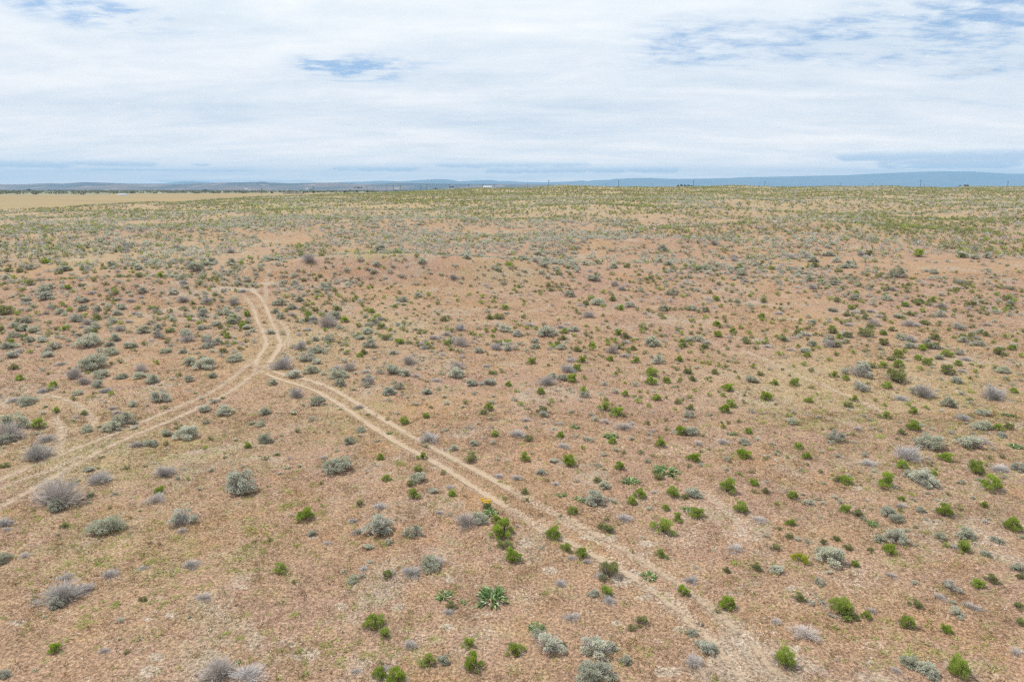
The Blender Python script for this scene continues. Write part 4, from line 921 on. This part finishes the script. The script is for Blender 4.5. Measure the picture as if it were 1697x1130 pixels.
carpet('low_forbs', 'small yellow-green ground plants in loose patches', 'ground plants', 22000, 12, 60, 16, (.06, .16), .03, M['forb'], .8, (.1, .9), .09,
    lambda x, y: np.clip(.08+3.2*region(*project(x, y, land(x, y))[:2], [(280,960,170,70,.30),(150,1000,150,90,.25),(470,900,120,80,.28),(130,860,140,60,.2),(1420,740,170,60,.3),(1450,1000,200,90,.25),(1380,690,130,30,.45),(500,1060,150,60,.25),(940,1090,160,40,.3),(620,900,120,60,.2),(1620,660,90,40,.35),(1560,1080,160,50,.3)])*np.clip(.4+2.2*fbm(x/1.8, y/1.8, 3, 209), 0, 1.6), 0, 1), 14)
carpet('pale_litter', 'bleached dry stems and white chips strewn on the soil', 'litter', 60000, 12, 60, 3, (.03, .08), .02, M['chip'], .25, (0, 1), .05,
    lambda x, y: np.clip(.05+.9*region(*project(x, y, land(x, y))[:2], [(a, b, c*1.2, d*1.2, .9) for a, b, c, d in CHIPS]+[(1250,950,400,180,.12)]), 0, 1), 15, flat=True)
carpet('dark_litter', 'dark crumbs of dead sage and bark on the soil', 'litter', 28000, 10, 70, 4, (.04, .12), .022, M['black'], .5, (0, 1), .05, patchy(1.8, 211, .35, 1.6), 16)

# ================================================================ far things: poles, buildings, trees, stakes
def at(px_, py_, dist):
    dx, dy, dz = raydir(px_, py_); s = dist/dy; return float(dx*s), float(dist), float(H+dz*s)
def box(g, cx, cy, z0, z1, sx, sy, T=.5, mi=0, rz=0.0):
    x = np.array([-1, 1, 1, -1])*sx/2; y = np.array([-1, -1, 1, 1])*sy/2
    V = np.array([[a*math.cos(rz)-b*math.sin(rz)+cx, a*math.sin(rz)+b*math.cos(rz)+cy, z] for z in (z0, z1) for a, b in zip(x, y)])
    F = np.array([[3, 2, 1, 0], [4, 5, 6, 7], [0, 1, 5, 4], [1, 2, 6, 5], [2, 3, 7, 6], [3, 0, 4, 7]]); g.add(V, F, np.full(8, T), mi)
def pole(px_, top, bot, dist, label):
    x, y, zt = at(px_, top, dist); _, _, zb = at(px_, bot, dist); zb = min(zb, float(land(x, y)))-.3; h = zt-zb
    root = link('utility_pole', None); root.location = (x, y, zb)
    g = Geo(); A = np.array([[0, 0, 0.]]); B = np.array([[0, 0, h]]); w = .30 if dist < 1200 else .42
    g.sticks(A, B, w*1.15, w*.75, .3, 0); link('post', g.mesh('post', [M['post']]), root)
    g = Geo(); box(g, 0, w+.1, h-1.3, h-.95, 2.6, .25); link('crossarm', g.mesh('crossarm', [M['post']]), root)
    for dx in (-1.1, 1.1):
        g = Geo(); g.sticks(np.array([[dx, w+.1, h-.94]]), np.array([[dx, w+.1, h-.6]]), .12, .06, .8, 0); link('insulator', g.mesh('insulator', [M['chip']]), root)
    tag(root, label, 'utility pole', 'utility poles along the horizon')
order_p = sorted(POLES)
ORD = ['leftmost', 'second', 'third', 'fourth', 'fifth', 'sixth', 'seventh', 'eighth', 'ninth', 'tenth', 'eleventh', 'twelfth', 'thirteenth', 'fourteenth', 'fifteenth', 'rightmost']
for i, (a, b, c) in enumerate(order_p):
    d = 930 if a > 850 else 1050
    pole(a, b, c, d, f'{ORD[i]} of the taller utility poles on the horizon, counting from the left' if 0 < i < 15 else f'{ORD[i]} of the taller utility poles on the horizon')
for i, (a, b, c) in enumerate(sorted(FARPOLES)):
    pole(a, b, c, 1750, f'faint distant utility pole, number {i+1} from the left among the short ones')

def stake(px_, bot, hpx, label):
    x, y, _ = hit(np.array([px_]), np.array([bot])); x, y = float(x[0]), float(y[0]); z = float(land(x, y)); _, _, d = project(x, y, z); h = hpx*d/FPX
    root = link('survey_stake', None); root.location = (x, y, z-.05)
    g = Geo(); box(g, 0, 0, 0, h, .07, .05, .6); link('lath', g.mesh('lath', [plain('stake_wood', (.55,.40,.28))]), root)
    g = Geo(); box(g, 0, -.03, h*.8, h*.97, .11, .012, .6); link('ribbon', g.mesh('ribbon', [plain('stake_ribbon', (.55,.22,.14))]), root)
    tag(root, label, 'stake', 'survey stakes')
stake(197, 450, 12, 'thin reddish stake standing among sagebrush on the left'); stake(1006.5, 446, 17, 'thin pinkish stake in the bare hollow right of centre'); stake(519, 434, 8, 'short pale stake behind the bare hummock')

def house(px0, px1, rtop, rbot, dist, wallc, roofc, label, name='building', depth=10, gable=True, windows=4):
    x0, y, zb = at(px0, rbot, dist); x1, _, zt = at(px1, rtop, dist); xc = (x0+x1)/2; wd = x1-x0
    root = link(name, None); root.location = (xc, y, zb-1); h = zt-zb+1; eave = h*.68 if gable else h*.9
    g = Geo(); box(g, 0, 0, 0, eave, wd, depth); link('wall', g.mesh('wall', [plain(name+'_wall', wallc, scale=.3)]), root)
    g = Geo(); w2, d2 = wd/2+.4, depth/2+.4
    V = np.array([[-w2, -d2, eave+.01], [w2, -d2, eave+.01], [w2, d2, eave+.01], [-w2, d2, eave+.01], [-w2, 0, h], [w2, 0, h]]); g.add(V, np.array([[0, 1, 5, 4], [2, 3, 4, 5], [3, 0, 4, 4], [1, 2, 5, 5], [3, 2, 1, 0]]), np.full(6, .5), 0)
    v, f, t_, m_ = g.arrays(); me = bpy.data.meshes.new('roof'); me.from_pydata([tuple(a) for a in v], [], [[0, 1, 5, 4], [2, 3, 4, 5], [3, 0, 4], [1, 2, 5], [3, 2, 1, 0]]); me.materials.append(plain(name+'_roof', roofc, scale=.3)); link('roof', me, root)
    dm = plain(name+'_opening', (.06,.07,.08))
    for q in range(windows):
        xx = -wd/2+wd*(q+.5)/windows; g = Geo(); box(g, xx, -depth/2-.02, eave*.35, eave*.72, wd/windows*.4, .1); link('window', g.mesh('window', [dm]), root)
    tag(root, label, 'building')
house(801, 815, 308.6, 311.2, 1500, (.72,.72,.70), (.66,.67,.68), 'long low white building on the skyline left of centre', 'white_building')
house(745.5, 752.5, 307.6, 310.2, 1900, (.16,.19,.24), (.13,.15,.18), 'dark blue-grey shed between poles on the skyline', 'dark_shed')
house(470, 503, 319.6, 321.2, 1250, (.10,.07,.06), (.09,.07,.06), 'long low dark brown shed at the right end of the field', 'long_shed', 8, True, 8)
house(1599, 1604, 305.8, 308.6, 800, (.10,.12,.13), (.09,.10,.11), 'small dark square shed on the right skyline', 'small_shed', 4, True, 1)
for a, b, lab in ((405, 411, 'small white house left of the pole beyond the field'), (654, 661, 'small white house at the foot of the hills'), (507, 511, 'tiny white farmhouse beyond the long shed')):
    house(a, b, 312.2, 314, 5200, (.6,.58,.55), (.5,.5,.5), lab, 'farmhouse', 14, True, 2)
# pale dome-shaped stockpile at the field's far edge
x0, y0_, zb = at(194, 327, 960); x1, _, _ = at(213, 327, 960); _, _, zt = at(204, 320.6, 960); zb = float(land((x0+x1)/2, y0_))-.3
u = np.linspace(0, 1, 9)[:, None]; a = np.linspace(0, 2*math.pi, 29)[None]; rx = (x1-x0)/2*(1+.07*np.sin(a*3+1)+.05*np.sin(a*5))
V = np.stack([np.cos(a)*rx*(1-u**1.6), np.sin(a)*rx*.8*(1-u**1.6), (zt-zb)*(1-(1-u)**1.8)*(1+.06*np.sin(a*4))], -1).reshape(-1, 3)
o = link('stockpile', mesh_from('stockpile', V, grid_faces(9, 29), [plain('stockpile_gravel', (.36,.38,.37), .9, .25, .4)], flat=False)); o.location = ((x0+x1)/2, y0_, zb)
tag(o, 'pale domed stockpile at the far edge of the field', 'stockpile')

# trees seen one by one on the skyline
def tree(px_, top, bot, dist, wpx, label, seed, group='far trees on the skyline'):
    x, y, zb = at(px_, bot, dist); _, _, zt = at(px_, top, dist); h = zt-zb; w = wpx*dist/FPX*1.05; rg = np.random.default_rng(seed)
    root = link('tree', None); root.location = (x, y, zb)
    g = Geo(); g.sticks(np.array([[0, 0, -1.]]), np.array([[0, 0, h*.6]]), h*.05, h*.02, .4, 0)
    n = 7; a = rg.uniform(0, 6.28, n); A = np.stack([a*0, a*0, rg.uniform(.2, .5, n)*h], 1); g.sticks(A, A+np.stack([np.cos(a)*w*.3, np.sin(a)*w*.3, np.full(n, h*.25)], 1), h*.018, h*.008, .4, 0)
    link('trunk', g.mesh('trunk', [M['bark']]), root)
    g = Geo(); c_, rad = crown(rg, 8, 1.25); P, d, i = lobe_points(rg, c_, rad, 380, .3); P = P*np.array([w, w, h*1.1]); g.blades(P, unit(d+rg.normal(size=d.shape)*.5), w*.16, w*.10, rg.random(380), 0, rg)
    link('crown', g.mesh('crown', [M['tree']]), root); tag(root, label, 'tree', group)
M['tree'] = leafy('tree_leaves', (.03,.05,.02), (.075,.10,.04), None, .2)
TREES = [(1124,306,309.4,900,4,'left tree of the dark clump on the skyline right of centre'), (1129.5,305.8,309.4,905,5,'second tree from the left in the skyline clump'), (1135.5,305.6,309.2,900,4.5,'middle tree of the skyline clump right of centre'), (1141,306,309.2,900,5,'right tree of the skyline clump right of centre'), (1146,307,309.2,905,3,'low bush tree at the right end of the skyline clump'),
 (588,309,312.5,2600,3,'left of three small trees in the valley left of centre'), (594,309.4,312.5,2600,5,'middle tree of three in the valley left of centre'), (599,309.8,312.5,2600,3,'right of three small trees in the valley left of centre'),
 (609,315,319,1150,3,'dark tree just over the crest left of centre'), (614.5,315.6,319,1150,2.6,'tree right beside the dark one over the crest'), (759,311,314,1200,4.5,'dark rounded tree at the crest under the far pole'), (722,312,313.6,1900,5,'flat dark clump of trees beyond the crest'),
 (591,315.5,319,1300,2.5,'small tree over the crest left of the dark pair'), (571,316,319.4,1300,4,'bushy tree at the valley edge left of the poles'), (451,317,321,1300,5,'bushy tree by the left end of the long shed'), (504,316.6,320.6,1300,4,'tree at the right end of the long dark shed'), (520,316.6,319.8,1200,4,'tree at the foot of the pole right of the shed'),
 (341,314,318,2400,8,'broad tree clump beyond the field, left of the pole'), (47,313.6,316,3800,7,'dark tree clump in the valley at far left'), (1591,306.4,308.8,800,3,'small round tree left of the small dark shed')]
for i, (a, b, c, d, w, lab) in enumerate(TREES): tree(a, b, c, d, w, lab, 900+i)
# the valley floor: scrub and woods that read as one mass
rg = np.random.default_rng(77); n = 3600
y = 1060*np.exp(rg.uniform(0, 1, n)**.9*math.log(6.5)); y = y+0*y; x = rg.uniform(-.82, .05, n)*y; k = (y > field_far(x/y)+40) & (rg.random(n) < np.clip(.5+1.2*fbm(x/260, y/300, 3, 303), 0.05, 1)); x, y = x[k], y[k]; n = len(x)
sz = rg.uniform(3, 7.5, n)*(1+y/4200); per = 10
P = np.repeat(np.stack([x, y, land(x, y)], 1), per, 0)+rg.normal(size=(n*per, 3))*np.repeat(sz, per)[:, None]*np.array([.42, .42, .12]); P[:, 2] = np.maximum(P[:, 2], land(P[:, 0], P[:, 1]))
g = Geo(); D = unit(rg.normal(size=(n*per, 3))+np.array([0, 0, 1.2])); s_ = np.repeat(sz, per); g.blades(P, D, s_*.6, s_*.45, np.clip(np.repeat(rg.random(n), per)+rg.normal(size=n*per)*.1, 0, 1), 0, rg)
tag(link('valley_scrub', g.mesh('valley_scrub', [leafy('valley_scrub_leaves', (.165,.18,.115), (.27,.265,.18), None, .1)])), 'dark scrub and woods spread over the far valley floor', 'scrub', kind='stuff')

# ================================================================ the air
hm, t = material('haze'); ho = t.n('ShaderNodeOutputMaterial')
pv = t.n('ShaderNodeVolumePrincipled'); pv.inputs['Color'].default_value = (.40, .69, 1.0, 1); pv.inputs['Density'].default_value = HAZE; pv.inputs['Anisotropy'].default_value = .0
t.put(ho.inputs['Volume'], pv.outputs[0])
g = Geo(); box(g, 0, 0, -90, 716, 64000, 64000)
o = link('haze', g.mesh('haze', [hm])); tag(o, 'thin blue air between the camera and the far hills', 'haze', kind='stuff')
